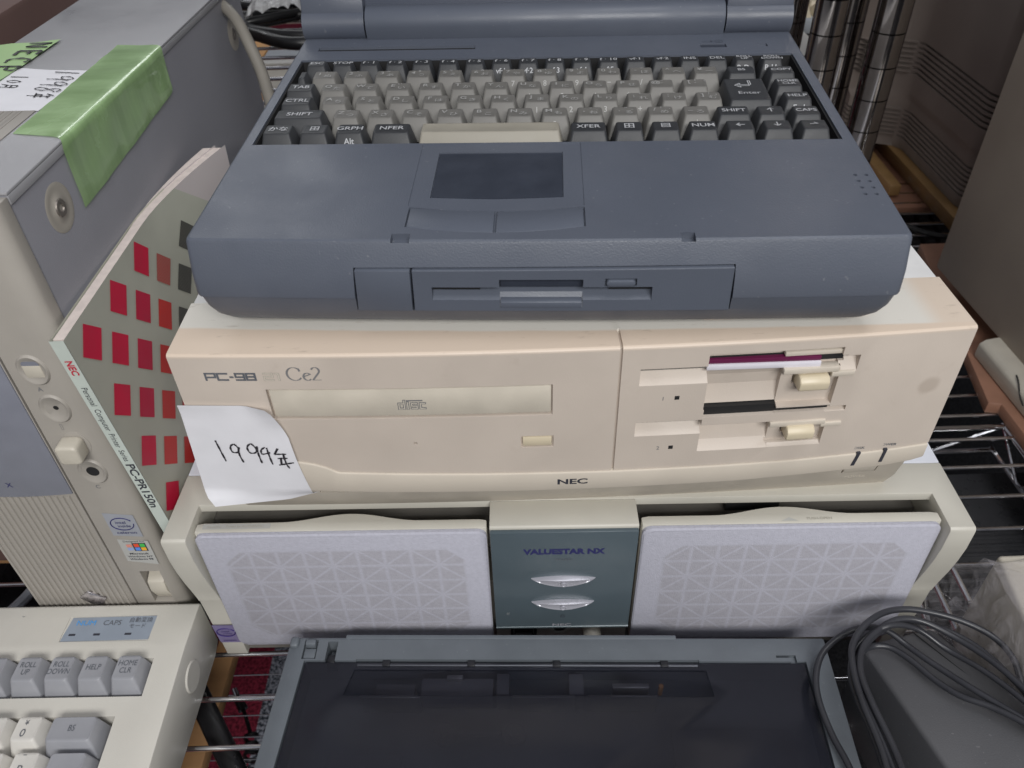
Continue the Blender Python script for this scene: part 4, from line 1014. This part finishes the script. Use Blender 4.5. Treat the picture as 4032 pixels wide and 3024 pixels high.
for a, b in zip(rows, rows[1:]):
    for i in range(N): g.bm.faces.new((a[i], b[i], b[i+1], a[i+1]))
g.build('tape_strip', M['tape'], t, ang=80)
def sheet(pts, z, nu=8):
    g = G(); A, B, C, D = [Vector((x, y, z)) for x, y in pts]; rws = []
    for j in range(nu+1):
        r = []
        for i in range(nu+1):
            p = (A.lerp(B, i/nu)).lerp(D.lerp(C, i/nu), j/nu); p.z += .25*math.sin(i*1.1+j*.7)+.25; r.append(g.bm.verts.new(p))
        rws.append(r)
    for a, b in zip(rws, rws[1:]):
        for i in range(nu): g.bm.faces.new((a[i], a[i+1], b[i+1], b[i]))
    return g
ROTW = math.radians(-92)
t = thing('paper_note', (0, 0, TH+2.4), 'white paper note dated 1998 by hand, taped flat on top of the tower', 'paper note', 0, 'handwritten paper notes')
sheet([(-290, 396), (-228, 390), (-226, 447), (-284, 459)], -1.35).build('sheet', M['paper'], t)
hw = handwriting('1', 1, 1, Matrix.Identity(4), .1); hw.bm.free()
handwriting('1qq8Y', 6.4, 15, Matrix(((0, .97, 0, -243), (-1, -.27, 0, 449.5), (0, 0, 1, -.62), (0, 0, 0, 1))), .95, 1.31).build('handwriting', M['pen'], t)
handwriting('10M', 5.6, 10.5, Matrix(((0, .97, 0, -264.5), (-1, -.2, 0, 443.5), (0, 0, 1, -.62), (0, 0, 0, 1))), .9, 1.2).build('handwriting', M['pen'], t)
t = thing('tape_label', (0, 0, TH+2.4), 'pale green tape label lettered NEC in thick black pen on top of the tower', 'tape label')
sheet([(-299, 400), (-268, 428), (-263, 503), (-299, 496)], -.6).build('sheet', M['green_note'], t)
handwriting('NECP', 10, 13.5, on_top(-278.5, 497, .2, -math.pi/2), 2.0, 1.33).build('handwriting', M['pen'], t)
# dark carton beyond the tower
t = thing('carton', (-480, 700, 0), 'dark brown carton standing behind the tower at the upper left', 'box')
g = G(); g.box(-140, 140, -340, 250, 1, 309, 4); g.build('carton_body', M['brown'], t)

# ================================================================ booklet leaning between tower and computers
B = thing('booklet', (-201.8, 282, 0), 'printer manual with a pale green cover of red squares wedged beside the tower', 'booklet')
# local frame: y depth along the cover, z up
BW, BH = 204, 252
def bx(y, z, off):   # cover bends slightly: bulges towards the viewer's right at the top rear
    k = max(0, (z-70)/180)*max(0, (y-105)/100)**1.6
    return off+k*19.0+.030*(BH-z)
g = G(); ny, nz = 18, 18; V0 = []
sh = lambda y, z: y+.062*(BH-z)
def sheetx(off, y0, y1, z0, z1):
    q = G(); rw = []
    for j in range(nz+1):
        z = z0+(z1-z0)*j/nz; rw.append([q.bm.verts.new((bx(sh(y0+(y1-y0)*i/ny, z), z, off), sh(y0+(y1-y0)*i/ny, z), z)) for i in range(ny+1)])
    for a, b in zip(rw, rw[1:]):
        for i in range(ny): q.bm.faces.new((a[i], a[i+1], b[i+1], b[i]))
    return q
# page block as a thick bent slab
q = G(); ringsP = []
for j in range(nz+1):
    z = 1+(BH-2)*j/nz
    f_ = [(bx(sh(y, z), z, 6.2), sh(y, z), z) for y in [2+(BW-4)*i/ny for i in range(ny+1)]]
    b_ = [(bx(sh(y, z), z, .6)-(.0 if y < 100 else 7.0*((y-100)/100)*max(0, (z-90)/160)), sh(y, z), z) for y in [2+(BW-4)*i/ny for i in range(ny, -1, -1)]]
    ringsP.append(f_+b_)
q.rings(ringsP); bmesh.ops.recalc_face_normals(q.bm, faces=q.bm.faces[:]); q.build('pages', M['page'], B)
cv1 = sheetx(6.5, 0, BW, 0, BH).build('front_cover', M['cover'], B, ang=60)
sheetx(.2, 0, BW, 0, BH).build('back_cover', M['cover'], B, ang=60)
g = G(); rw = [[(bx(0, z, o_), sh(-.4, z), z) for o_ in (.1, 6.6)] for z in (0, 63, 126, 189, BH)]
g2 = G()
for a, b in zip(rw, rw[1:]): g2.face((a[0], a[1], b[1], b[0]))
sp = g2.build('spine', M['spine'], B)
LV = Matrix.Identity(4)
def spine_text(s, cap, zc, mat, bold=.01, sx=1.1):
    mm = Matrix.Translation((3.4+.030*(BH-zc), sh(-.6, zc), zc)) @ Matrix(((1, 0, 0, 0), (0, 0, -1, 0), (0, 1, 0, 0), (0, 0, 0, 1))) @ Matrix.Rotation(.062, 4, 'X') @ Matrix.Rotation(-math.pi/2+.030, 4, 'Z')
    text(s, cap, mm, bold=bold, sx=sx).build('lettering', M[mat], sp)
spine_text('NEC', 3.2, 236, 'ink_red', .03, 1.0)
spine_text('Personal  Computer  Printer  Series', 2.9, 198, 'ink_dark', .0, .86)
spine_text('PC-PR150n', 4.2, 152, 'ink_dark', .02, 1.3)
# printed diamonds on the cover
def dia(i, j, mat):
    yc = 298+18.7*i+17.6*j-281; zc = 237.5-17.8*i+18.8*j
    pts = [(yc-11.4, zc), (yc+.4, zc-11), (yc+11.6, zc+.2), (yc-.2, zc+11)]
    pts = [(y*.97+1, z) for y, z in pts]
    if min(p[0] for p in pts) < 1 or max(p[1] for p in pts) > BH-1 or min(p[1] for p in pts) < 2: return
    q = G(); q.face([(bx(y, z, 6.85), y, z) for y, z in pts]); q.build('printed_square', M[mat], cv1)
for i, j, mt in ((0, 0, 'red1'), (1, 0, 'red1'), (2, 0, 'red2'), (3, 0, 'red3'), (1, 1, 'red1'), (2, 1, 'red2'), (3, 1, 'red3'), (4, 1, 'hatch_grey'), (2, 2, 'red1'), (3, 2, 'hatch_red'), (4, 2, 'hatch_grey'), (5, 2, 'hatch_grey'), (4, 3, 'hatch_grey'), (5, 3, 'hatch_grey'), (6, 3, 'hatch_grey'),
                 (1, -1, 'red1'), (2, -1, 'red2'), (3, -1, 'red3'), (4, -1, 'red3'), (2, -2, 'red1'), (3, -2, 'red3'), (4, -2, 'red3'), (3, -3, 'red1'), (4, -3, 'red3'), (4, -4, 'red1'), (5, -3, 'red3'), (5, -4, 'red3'), (5, 0, 'hatch_grey'), (5, 1, 'hatch_grey')):
    dia(i, j, mt)

# ================================================================ keyboard, lower left
K = thing('keyboard', (-193, 287, 2), 'ivory computer keyboard with white and grey keys at the lower left', 'keyboard', -.016, 'keyboards')
g = G(); g.prism([(0, 6), (0, 46), (-1.5, 48), (-30, 48.2), (-185, 34), (-188, 20), (-186, 3), (-10, 3)], 'x', -430, 0, 1.2)
c = G(); c.box(-440, -16, -59, -37, 40, 60); c.box(-440, -27, -178, -69.8, 26, 60); c.box(-75.5, -23.2, -26, -9, 47.55, 60)
g.carve(c); g.build('case', M['kb'], K)
g = G(); g.prism([(-75, -25.4), (-23.6, -24.9), (-22, -9.4), (-73.4, -9.8)], 'z', 47.1, 48.05); ip = g.build('indicator_strip', M['kb_badge'], K)
text('NUM', 3.3, on_top(-64.0, -13.8, 48.35), sx=1.1).build('lettering', M['ink_skyblue'], ip)
q = text('CAPS', 3.3, on_top(-48.4, -13.9, 48.35), sx=1.0); q.add(text('自動変換', 2.6, on_top(-31.8, -12.4, 48.35), sx=.95)).add(text('モード', 2.4, on_top(-32.6, -16.4, 48.35))); q.build('lettering', M['ink_grey'], ip)
for x in (-69.5, -55, -36.5):
    q = G(); q.box(x-1.9, x+1.9, -22.0, -20.8, 48.0, 48.3); q.build('lamp', M['ink_dark'], ip)
g = G(); g.cyl((-.3, -37, 27), (.9, -37, 27), 9.5, n=36, bev=.6); g.build('side_plug', M['kb'], K)
text('⌄', 2, on_top(-104, -8, 48.4)).build('mark', M['ink_grey'], K)
_kk = {}
def kbkey(x, y, w, d, mat, top='', lo='', z0=40, size=3.3, tilt=0.0):
    k = (w, d, mat)
    if k not in _kk:
        def rr(wi, y0, y1, z, r, dish=0):
            P = rrect(-wi/2, wi/2, y0, y1, r, 4); return [(x_, y_, z-dish*(1-(2*x_/wi)**2)) for x_, y_ in P]
        q = G(); q.rings([rr(w-.6, -d/2+.3, d/2-.3, 0, 1), rr(w-.8, -d/2+.4, d/2-.4, 3, 1), rr(w-5.4, -d/2+4.0, d/2-1.4, 14.6, 2.0, .3), rr(w-6.2, -d/2+4.6, d/2-1.9, 15.2, 1.8, .45), rr(w-8.6, -d/2+6, d/2-3.2, 14.9, 1.4, 0)])
        _kk[k] = q.mesh('key', M[mat], 50)
    o = place(_kk[k], 'key', K, (x, y, z0))
    q = G(); ok = False; zz = 15.25
    if top and lo:
        q.add(text(top, size*.8, on_top(-1, 4.4, zz))); q.add(text(lo, size*1.25, on_top(-1, -1.2, zz))); ok = True
    elif top:
        ls = top.split('\n')
        for i, s in enumerate(ls): q.add(text(s, size, on_top(0, 1.6+(len(ls)-1)*2.1-i*4.4, zz), sx=.8)); ok = True
    if ok: q.build('legend', M['ink_grey'], o)
    else: q.bm.free()
    return o
KP = 18.7
fn = ['HOME\nCLR', 'HELP', 'ROLL\nDOWN', 'ROLL\nUP', 'f · 10', 'f · 9', 'f · 8', 'f · 7', 'f · 6', 'f · 5', 'f · 4', 'f · 3', 'f · 2', 'f · 1']
for i, s in enumerate(fn): kbkey(-26.2-KP*i-(0 if i < 4 else 1.0), -47.6, 18.3, 20.5, 'kb_grey', s, z0=39)
kbkey(-44.3, -81.0, 28.8, 19, 'kb_grey', 'BS', z0=36)
for i, (a, b) in enumerate((('¥', '0'), (')', '9'), ('(', '8'), ("'", '7'), ('&', '6'), ('%', '5'), ('$', '4'), ('#', '3'), ('"', '2'), ('!', '1'))): kbkey(-68.4-KP*i, -80.4, 18.3, 19, 'kb_white', a, b, z0=36)
kbkey(-40.6, -99.4, 24.0, 18.6, 'kb_grey', '', z0=34.5)
for i, (a, b) in enumerate((('‾', 'P'), ('}', 'O'), ('{', 'I'), ('', 'U'), ('', 'Y'), ('', 'T'), ('', 'R'), ('', 'E'), ('', 'W'), ('', 'Q'))): kbkey(-62.4-KP*i, -98.8, 18.3, 18.6, 'kb_white', a or b, b if a else '', z0=34.5)
for i in range(11): kbkey(-48-KP*i, -117.4, 18.3, 18.6, 'kb_white', 'LKJHGFDSAZX'[i], z0=33)
for i in range(11): kbkey(-57-KP*i, -136, 18.3, 18.6, 'kb_white', '', z0=31.5)
for i in range(11): kbkey(-57-KP*i, -154.6, 18.3, 18.6, 'kb_grey' if i % 4 == 0 else 'kb_white', '', z0=30)
# ================================================================ portable printer, bottom centre
R = thing('printer', (-133, 261, 2), 'slate grey portable printer with a smoked translucent cover at the bottom centre', 'printer', -.040)
g = G(); g.prism([(0, 0), (306, 0), (303, -170), (-6, -170)], 'z', 2, 47.4, 1.5)
c = G(); c.prism([(10.5, -15), (292, -15), (290, -168), (4, -168)], 'z', 27, 60); c.box(40, 233, -18.3, -14.2, 40, 60)
c.box(8.6, 16.6, -14, -2, 44.5, 60); c.box(22.2, 28, -16, -3, 36, 60); c.prism([(276, -11), (287, -11), (287, -16), (284, -16), (284, -12.6), (276, -12.6)], 'z', 45, 60)
g.carve(c); g.build('body', M['prn'], R)
g = G(); g.prism([(11.2, -15.6), (291.4, -15.6), (289.4, -167), (4.8, -167)], 'z', 45.0, 46.6, .5)
c = G(); c.prism([(40, -20), (236, -20), (238, -35.5), (36, -35.5)], 'z', 40.0, 50); g.carve(c)
ld = g.build('smoked_cover', M['prn_lid'], R)
g = G(); g.prism([(40.3, -20.3), (235.7, -20.3), (237.7, -35.2), (36.3, -35.2)], 'z', 45.2, 46.05); g.build('window', M['prn_win'], ld)
for x in (92, 130):
    q = G(); q.lathe([(6.6, 0), (6.6, 4), (5.4, 4), (5.2, 2.5), (2.2, 2.5), (2.0, 5), (.01, 5)], on_top(x, -50, 32), 32); q.build('gear', M['prn_part'], R)
q = G(); q.box(98, 123, -51.5, -48.5, 32, 36, .8); q.build('gear_link', M['prn_part'], R)
for x0, x1, y0, y1, z1, mt in ((45, 78, -35.4, -33.6, 44, 'prn_part2'), (129, 163, -34.8, -33.2, 44, 'prn_part2'), (170, 208, -34.6, -33.0, 44, 'prn_part2'), (78, 118, -33, -22, 41, 'prn_part'), (120, 127, -33, -20.5, 43.6, 'prn_part'), (92, 101, -24, -21.5, 44, 'prn_part2'), (160, 168, -33, -20.5, 43.6, 'prn_part'), (184, 204, -29, -26, 43.6, 'prn_part2'), (52, 74, -31, -24, 38, 'prn_part'), (30, 70, -140, -60, 30, 'prn_part'), (120, 200, -110, -70, 32, 'prn_part'), (215, 280, -150, -45, 29, 'prn_part'), (75, 112, -130, -80, 34, 'brown'), (150, 162, -160, -100, 34, 'orange')):
    q = G(); q.box(x0, x1, y0, y1, 27.5, z1, .5); q.build('mechanism', M[mt], R)
q = G(); q.cyl((210.5, -28, 36), (210.5, -28, 44.4), 1.3, n=12); q.build('spring', M['copper'], R)
q = G(); q.cyl((41, -16.4, 45.2), (232, -16.4, 45.2), 1.3, n=16); ro = q.build('steel_rod', M['steel'], R)
for x in (57.5, 105.5, 153.5, 213.5):
    q = G(); q.box(x-2.2, x+2.2, -18.2, -14.6, 45.2, 47.3, .4); q.build('rod_clip', M['prn_faint'], ro)
q = G(); q.box(.6, 5.6, -7.5, -1.0, 46, 50.2, 1.6, 3); q.build('hinge_knuckle', M['prn'], R)
q = G(); q.box(9.4, 15.4, -6.2, -2.4, 44, 49.4, 1.0); q.box(9.2, 15.8, -13.4, -6.8, 44, 46.4, .6); q.build('latch', M['prn'], R)
q = G(); q.box(22.6, 27.4, -15, -10, 38, 45, .6); q.build('catch', M['prn_faint'], R)
q = G(); q.box(32, 222, -1.5, 1.2, 40, 47.9, .4); q.build('rear_flap', M['prn'], R)
# ================================================================ dark grey device with cable, lower right
A = thing('power_supply', (187, 236, 2), 'dark grey wedge shaped plastic unit under coils of cable at the lower right', 'power unit', 0)
# plan: rear edge short, sides run towards the viewer
def quad_block(b, t, bev=2.5):
    q = G(); q.rings([b, t]); q.bevel(bev, 3); return q
g = quad_block([(-3, -4, 0), (12, -104, 0), (100, -92, 0), (46, 10, 0)], [(0, 1, 58), (20, -104, 70), (96, -90, 74), (43, 11, 57)])
g.build('shell', M['adapter'], A)
q = G(); q.tube([(31, 8.4, 57.7), (60, -44, 65.0), (73, -66, 68.8)], .35, 6); q.build('seam', M['black'], A)
t = thing('power_cable', (0, 0, 0), 'coiled dark rubber power cable looped over the grey unit and printer edge', 'cable')
g = G(); r = 1.75
def T3(pts, rad=r): g.tube(pts, rad, 10, 6)
T3([(166, 150, 78), (169, 172, 77), (168.5, 195, 77), (170, 212, 77), (174, 226, 77), (183.5, 237, 78), (197, 245, 78), (211, 247.5, 77), (226, 245, 76), (241, 239, 75), (252, 230, 74), (257, 219, 72), (258, 205, 66), (262, 180, 58)])
T3([(171, 148, 76), (172, 168, 75), (171, 190, 75), (172, 208, 75), (177, 222, 75), (187, 232, 75.5), (200, 239, 76), (214, 241.5, 75), (228, 236, 74), (240, 224, 75), (248, 206, 76.5), (253, 186, 78), (258, 160, 80)])
T3([(174, 146, 79), (174.5, 172, 78), (172.5, 196, 78), (173, 212, 78), (179, 225, 78), (190, 234, 78.5), (203, 240, 79), (216, 239, 78), (230, 229, 77), (241, 214, 79), (250, 194, 81), (262, 166, 82)])
T3([(158, 152, 56), (160, 172, 55), (157, 190, 54.5), (156, 208, 54.5), (158.5, 222, 55), (165, 234, 57), (175, 241, 61), (186, 243.5, 66), (198, 240, 70), (207, 231, 68.5), (216, 219, 69.5), (228, 203, 72.5), (242, 186, 76), (256, 168, 79)])
T3([(178, 224, 72), (188, 232, 66), (198, 231.5, 66.5), (206, 223, 67.5), (213, 210, 69.5), (221, 200, 71.5), (232, 192, 74.5), (244, 180, 77.5), (258, 160, 80.5)])
T3([(168, 152, 72), (170, 180, 71), (169, 200, 71), (171, 216, 72), (180, 230, 74), (196, 236, 79.5), (212, 236, 76), (226, 226, 71), (236, 212, 75), (244, 196, 79), (254, 172, 83)], 1.6)
g.build('cord', M['cable'], t)

# ================================================================ bagged beige device, bottom right corner
t = thing('beige_device', (262, 268, 2), 'small beige device wrapped in a clear bag at the lower right corner', 'device')
g = G(); g.prism([(6, 4), (-1, -52), (4, -120), (90, -120), (90, 4)], 'z', 6, 88, 2.5, 3); g.build('housing', M['beige_pale'], t)
t = thing('plastic_bag', (262, 268, 2), 'crinkled clear plastic bag around the small beige device', 'plastic bag')
g = G(); rows = []
rng = random.Random(3)
nu, nv = 44, 26
for j in range(nv+1):
    v = j/nv; row = []
    for i in range(nu+1):
        u = i/nu
        # a loose skin: runs up from the shelf on the left, over the top
        if v < .5: x = -30+26*(v/.5)**.8; z = 4+84*(v/.5)
        else: x = -4+100*(v-.5)/.5; z = 90.5
        y = -118+132*u
        if u > .88: z = min(z, 90-(u-.88)*300*(.3+.7*min(1, v*1.5)))
        n_ = noise.noise(Vector((x*.06, y*.06, z*.06+3)))*6.5+noise.noise(Vector((x*.17, y*.17, z*.17)))*3.0
        s_ = .35 if (v > .5 and u < .85) else 1.0
        row.append(g.bm.verts.new((x-abs(n_)*s_ if v < .5 else x, y+n_*.5, max(1.5, z+abs(n_)*.45*s_))))
    rows.append(row)
for a, b in zip(rows, rows[1:]):
    for i in range(nu): g.bm.faces.new((a[i], a[i+1], b[i+1], b[i]))
g.build('bag_film', M['bag'], t, ang=25)

# ================================================================ right-hand side: boards, tower, vented machine
t = thing('wooden_board', (0, 0, .5), 'brown board lying on the right shelf under the beige tower', 'board')
g = G(); g.prism([(403, 300), (700, 300), (700, 735), (440, 735), (392, 482), (402, 480)], 'z', 0, 11, .8); g.build('plank', M['board'], t)
t = thing('computer_tower', (423, 500, 12), 'tall shaded beige computer tower at the right edge of the picture', 'computer tower', .035)
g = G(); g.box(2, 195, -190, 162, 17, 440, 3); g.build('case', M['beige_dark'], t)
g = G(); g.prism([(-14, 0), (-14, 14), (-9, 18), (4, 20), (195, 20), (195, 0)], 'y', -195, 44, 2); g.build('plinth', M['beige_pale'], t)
g = G(); g.tube([(-9.4, -6, 18.2), (-11.8, -14, 17.4), (-14.2, -24, 12), (-14.3, -32, 8)], .6, 6, 4); g.build('cord_stub', M['black'], t)
t = thing('vented_machine', (490, 765, 12), 'old beige machine with rows of vent slots behind the right tower', 'machine', 0)
g = G(); prof = []
def mring(ins, z):
    c = rrect(ins, 260, ins, 300, 26-ins*.5, 6); ll = c[14:21]
    far = [(ins-66, 320-ins), (ins-66, 203-ins)]+[(ins-52+52*math.sin(math.radians(a)), 203-ins-26+26*math.cos(math.radians(a))) for a in (0, 30, 60, 90)]
    return [(x, y, z) for x, y in far+ll+[(260, ins), (260, 320-ins)]]
R_ = [mring(6, 14), mring(4, 20)]
z = 24
def slot(z): return [mring(3.2, z), mring(9.0, z+.2), mring(9.0, z+2.2), mring(3.2, z+2.4)]
for k in range(7): R_ += slot(28+k*5.2)
R_ += [mring(3.0, 72), mring(3.0, 74), mring(0.4, 80), mring(0, 84)]
for k in range(7):
    zz = 104+k*5.6; R_ += [mring(0, zz), mring(6.5, zz+.2), mring(6.5, zz+2.4), mring(0, zz+2.6)]
R_ += [mring(0, 160), mring(0, 330), mring(3, 334)]
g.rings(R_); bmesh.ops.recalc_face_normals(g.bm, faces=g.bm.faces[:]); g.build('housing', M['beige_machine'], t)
g = G(); g.prism([(-6, 13.6), (9, 13.6), (22, -11), (4, -11)], 'y', -8, 310, 1); g.build('yellowed_skirt', M['yellowed'], t)
g = G(); g.prism([(-34, 96), (-20, 96), (-16, 300), (-34, 300)], 'z', -10, 4, 2); g.build('yellowed_rail', M['yellowed'], t)

# things seen through the wires on the right
t = thing('slatted_machine', (300, 330, -60), 'black machine with long ventilation slats under the right shelf wires', 'machine')
g = G(); g.box(-10, 220, 45, 140, -30, 0, 2); g.box(-10, 220, -140, 45, -34, -6, 2)
for k in range(17): g.box(6, 152, -52+k*8.0-(0), -48.6+k*8.0, -7, .5 if k < 13 else 1.2, .8)
g.build('slatted_top', M['vent_black'], t)
t = thing('keyboard', (545, 870, -66), 'charcoal keyboard under the shelf wires behind the right tower', 'keyboard', .03, 'keyboards')
g = G(); g.box(-130, 260, -60, 260, -22, 0, 3); g.build('case', M['vent_black'], t)
km = G(); km.rings([[(x, y, 0) for x, y in rrect(-8.6, 8.6, -8.6, 8.6, 1)], [(x, y, 9) for x, y in rrect(-5.6, 5.6, -5, 7, 1.6)]]); km = km.mesh('key', M['dark_key2'], 50)
for i in range(12):
    for j in range(8):
        o = place(km, 'key', t, (-88+i*19.4+(j % 3)*5, 10+j*21-60, 0))
t = thing('speaker_cable', (0, 0, 0), 'black cable lying across the charcoal keyboard behind the right tower', 'cable')
g = G(); g.tube([(400, 800, 6), (440, 788, 6), (464, 770, 4), (490, 757, 5), (540, 752, 8)], 3.0, 8, 6); g.build('cord', M['cable_black'], t)

# white case with pale keys seen past the screen lid
t = thing('white_case', (330, 780, 203), 'white case with a dark seam seen between screen lid and chrome posts', 'case')
g = G(); g.box(-80, -45, -70, 38, 0, 18, 2); g.build('housing', M['white_box'], t)
g = G(); g.box(-78, -47, 38.2, 41, 14, 19.5, .4); g.build('seam', M['black'], t)
t = thing('pale_keyboard', (330, 850, 203), 'pale yellowed keycaps just visible above the white case', 'keyboard')
g = G(); g.box(-80, 4, -26, 60, 0, 14, 2); g.build('case', M['grey_box'], t)
km2 = G(); km2.rings([[(x, y, 0) for x, y in rrect(-8.6, 8.6, -8.6, 8.6, 1)], [(x, y, 9) for x, y in rrect(-5.6, 5.6, -5, 7, 1.6)]]); km2 = km2.mesh('key', M['pc_button'], 50)
for i in range(4):
    for j in range(3): place(km2, 'key', t, (-68+i*19.2, -12+j*20, 14))

# ================================================================ behind the laptop on the left
t = thing('grey_cable', (0, 0, 0), 'thick grey cable hanging down behind the tower to the laptop', 'cable')
g = G(); g.tube([(-225, 655, 315), (-213, 632, 309), (-204, 620, 304), (-187, 600, 297), (-177, 585, 285), (-168, 570, 269), (-161, 552, 255), (-155, 535, 240)], 4.2, 10, 6); g.build('cord', M['cable_grey'], t)
for i, (pts, rad, lab) in enumerate((
        ([(-330, 930, 226), (-291, 944, 224), (-277, 922, 223), (-254, 916, 222), (-227, 925, 221), (-190, 935, 221)], 5.0, 'black cable farthest back at the upper edge behind the tower'),
        ([(-280, 905, 219), (-262, 868, 216), (-236, 845, 216), (-205, 832, 216), (-172, 836, 215), (-130, 860, 214)], 5.6, 'black cable sagging just behind the thickest one'),
        ([(-300, 880, 216), (-270, 876, 217), (-247, 884, 218), (-211, 906, 218), (-160, 940, 216)], 4.4, 'black cable rising diagonally towards the silver bag'),
        ([(-330, 960, 222), (-290, 905, 219), (-262, 898, 217), (-214, 905, 216), (-150, 915, 215)], 6.0, 'uppermost black cable running behind the silver bag'),
        ([(-300, 930, 214), (-268, 870, 214), (-240, 838, 215), (-206, 812, 215), (-172, 818, 214), (-130, 850, 214)], 6.4, 'thick black cable sagging across the raised shelf behind the laptop'),
        ([(-310, 920, 212), (-272, 884, 211), (-238, 893, 213), (-212, 905, 214), (-160, 925, 215)], 4.0, 'thin black cable crossing straight below the silver bag'))):
    t = thing('black_cable', (0, 0, 0), lab, 'cable', group='black cables behind the laptop'); g = G(); g.tube(pts, rad, 10, 6); g.build('cord', M['cable_black'], t)
t = thing('silver_bag', (-225, 890, 214), 'crumpled clear bag of shiny packaging on the raised shelf', 'plastic bag')
g = G(); rows = []
for j in range(19):
    row = []
    for i in range(25):
        x = -34+80*i/24; y = -30+90*j/18; e_ = math.sin(math.pi*i/24)**.4*math.sin(math.pi*min(1, j/18+.08))**.4
        row.append(g.bm.verts.new((x, y, 8+e_*22+noise.noise(Vector((x*.08, y*.08, 1)))*11+noise.noise(Vector((x*.2, y*.2, 5)))*5)))
    rows.append(row)
for a, b in zip(rows, rows[1:]):
    for i in range(24): g.bm.faces.new((a[i], a[i+1], b[i+1], b[i]))
g.build('bag_film', M['bag2'], t, ang=15)
for (x0, x1, y0, y1, z, mt, lab) in ((-440, -316, 1090, 1210, 115, 'orange', 'orange carton farthest back below the raised shelf wires'), (-314, -150, 1088, 1210, 116, 'grey_box', 'grey plastic case below the raised shelf wires'), (-340, -150, 1056, 1082, 118, 'white_box', 'white bar shaped case below the raised shelf wires'), (-309, -150, 976, 1044, 114, 'beige_pale', 'wide beige case below the raised shelf wires'), (-350, -311, 976, 1050, 112, 'orange', 'narrow orange carton left of the wide beige case'), (-330, -180, 943, 970, 113, 'orange', 'low orange carton in front of the wide beige case'), (-310, -240, 893, 938, 110, 'white_box', 'cream case nearest the tower below the raised shelf')):
    t = thing('case' if mt != 'orange' else 'carton', ((x0+x1)/2, (y0+y1)/2, z-60), lab, 'box'); g = G(); w, d = (x1-x0)/2, (y1-y0)/2
    g.box(-w, w, -d, d, 0, 60, 2); g.build('body', M[mt], t)

# ================================================================ below the shelf, lower left
t = thing('wooden_bar', (0, 0, -60), 'pale wooden bar under the shelf wires beside the keyboard', 'wooden bar', group='wooden bars')
g = G(); g.prism([(-226, 120), (-211, 120), (-208, 345), (-222, 345)], 'z', -12, 0, 1); g.build('bar', M['wood'], t)
t = thing('wooden_bar', (0, 0, -28), 'pale wooden bar crossing behind the tower foot at the far left', 'wooden bar', group='wooden bars')
g = G(); g.box(-700, -340, 393, 412, -14, 0, 1); g.build('bar', M['wood'], t)
t = thing('plastic_rod', (0, 0, 0), 'glossy black plastic rod slanting under the shelf by the keyboard', 'rod')
g = G(); g.tube([(-262, 340, -13), (-211, 270, -14), (-178, 224, -15), (-120, 145, -16)], 6.8, 20, 6); g.build('tube', M['cable_black'], t)
t = thing('audio_plug', (-256, 370, -200), 'small black plug with a shiny metal tip hanging under the shelf', 'plug')
g = G(); g.cyl((0, 0, 0), (4, -7, -2), 2.6, n=16); g.build('metal_tip', M['chrome'], t)
g = G(); g.cyl((4, -7, -2), (11, -17, -5), 3.6, 4.4, n=16); g.build('grip', M['cable_black'], t)
g = G(); pts = [(11, -17, -5), (16, -26, -6), (22, -38, -8)]
for k in range(60):
    a = k*.9; s = k/59; pts.append((22+10*s+5*math.cos(a), -38-60*s, -8-8*s+5*math.sin(a)))
g.tube(pts, 1.7, 6, 2); g.build('coiled_cord', M['cable_black'], t)
t = thing('wire_shelf', (0, 0, -200), 'thin lower wire shelf seen below the keyboard over the carpet', 'wire shelf', 0, 'chrome wire shelves')
g = G()
for k in range(9): g.tube([(-700, 318+k*19-30, 0), (-60, 318+k*19-30, 0)], .6, 6)
g.build('wire_deck', M['chrome'], t)
t = thing('pale_cable', (0, 0, 0), 'pale grey cable looping down beside the tower foot at the far left', 'cable')
g = G(); g.tube([(-345, 372, 4), (-338, 356, 3), (-335, 340, 2), (-341, 322, 2), (-350, 306, 3)], 3.6, 8, 6); g.build('cord', M['cable_pale'], t)

t = thing('wooden_board', (0, 0, -1), 'dark reddish board under the old vented machine', 'board')
g = G(); g.box(330, 760, 838, 1150, -9, 0, .8); g.build('plank', M['board'], t)
t = thing('shade_block', (-480, 330, -200), 'added black block standing in for the shade below the shelf at the far left', 'case')  # black block added to stand for the shade below the shelf
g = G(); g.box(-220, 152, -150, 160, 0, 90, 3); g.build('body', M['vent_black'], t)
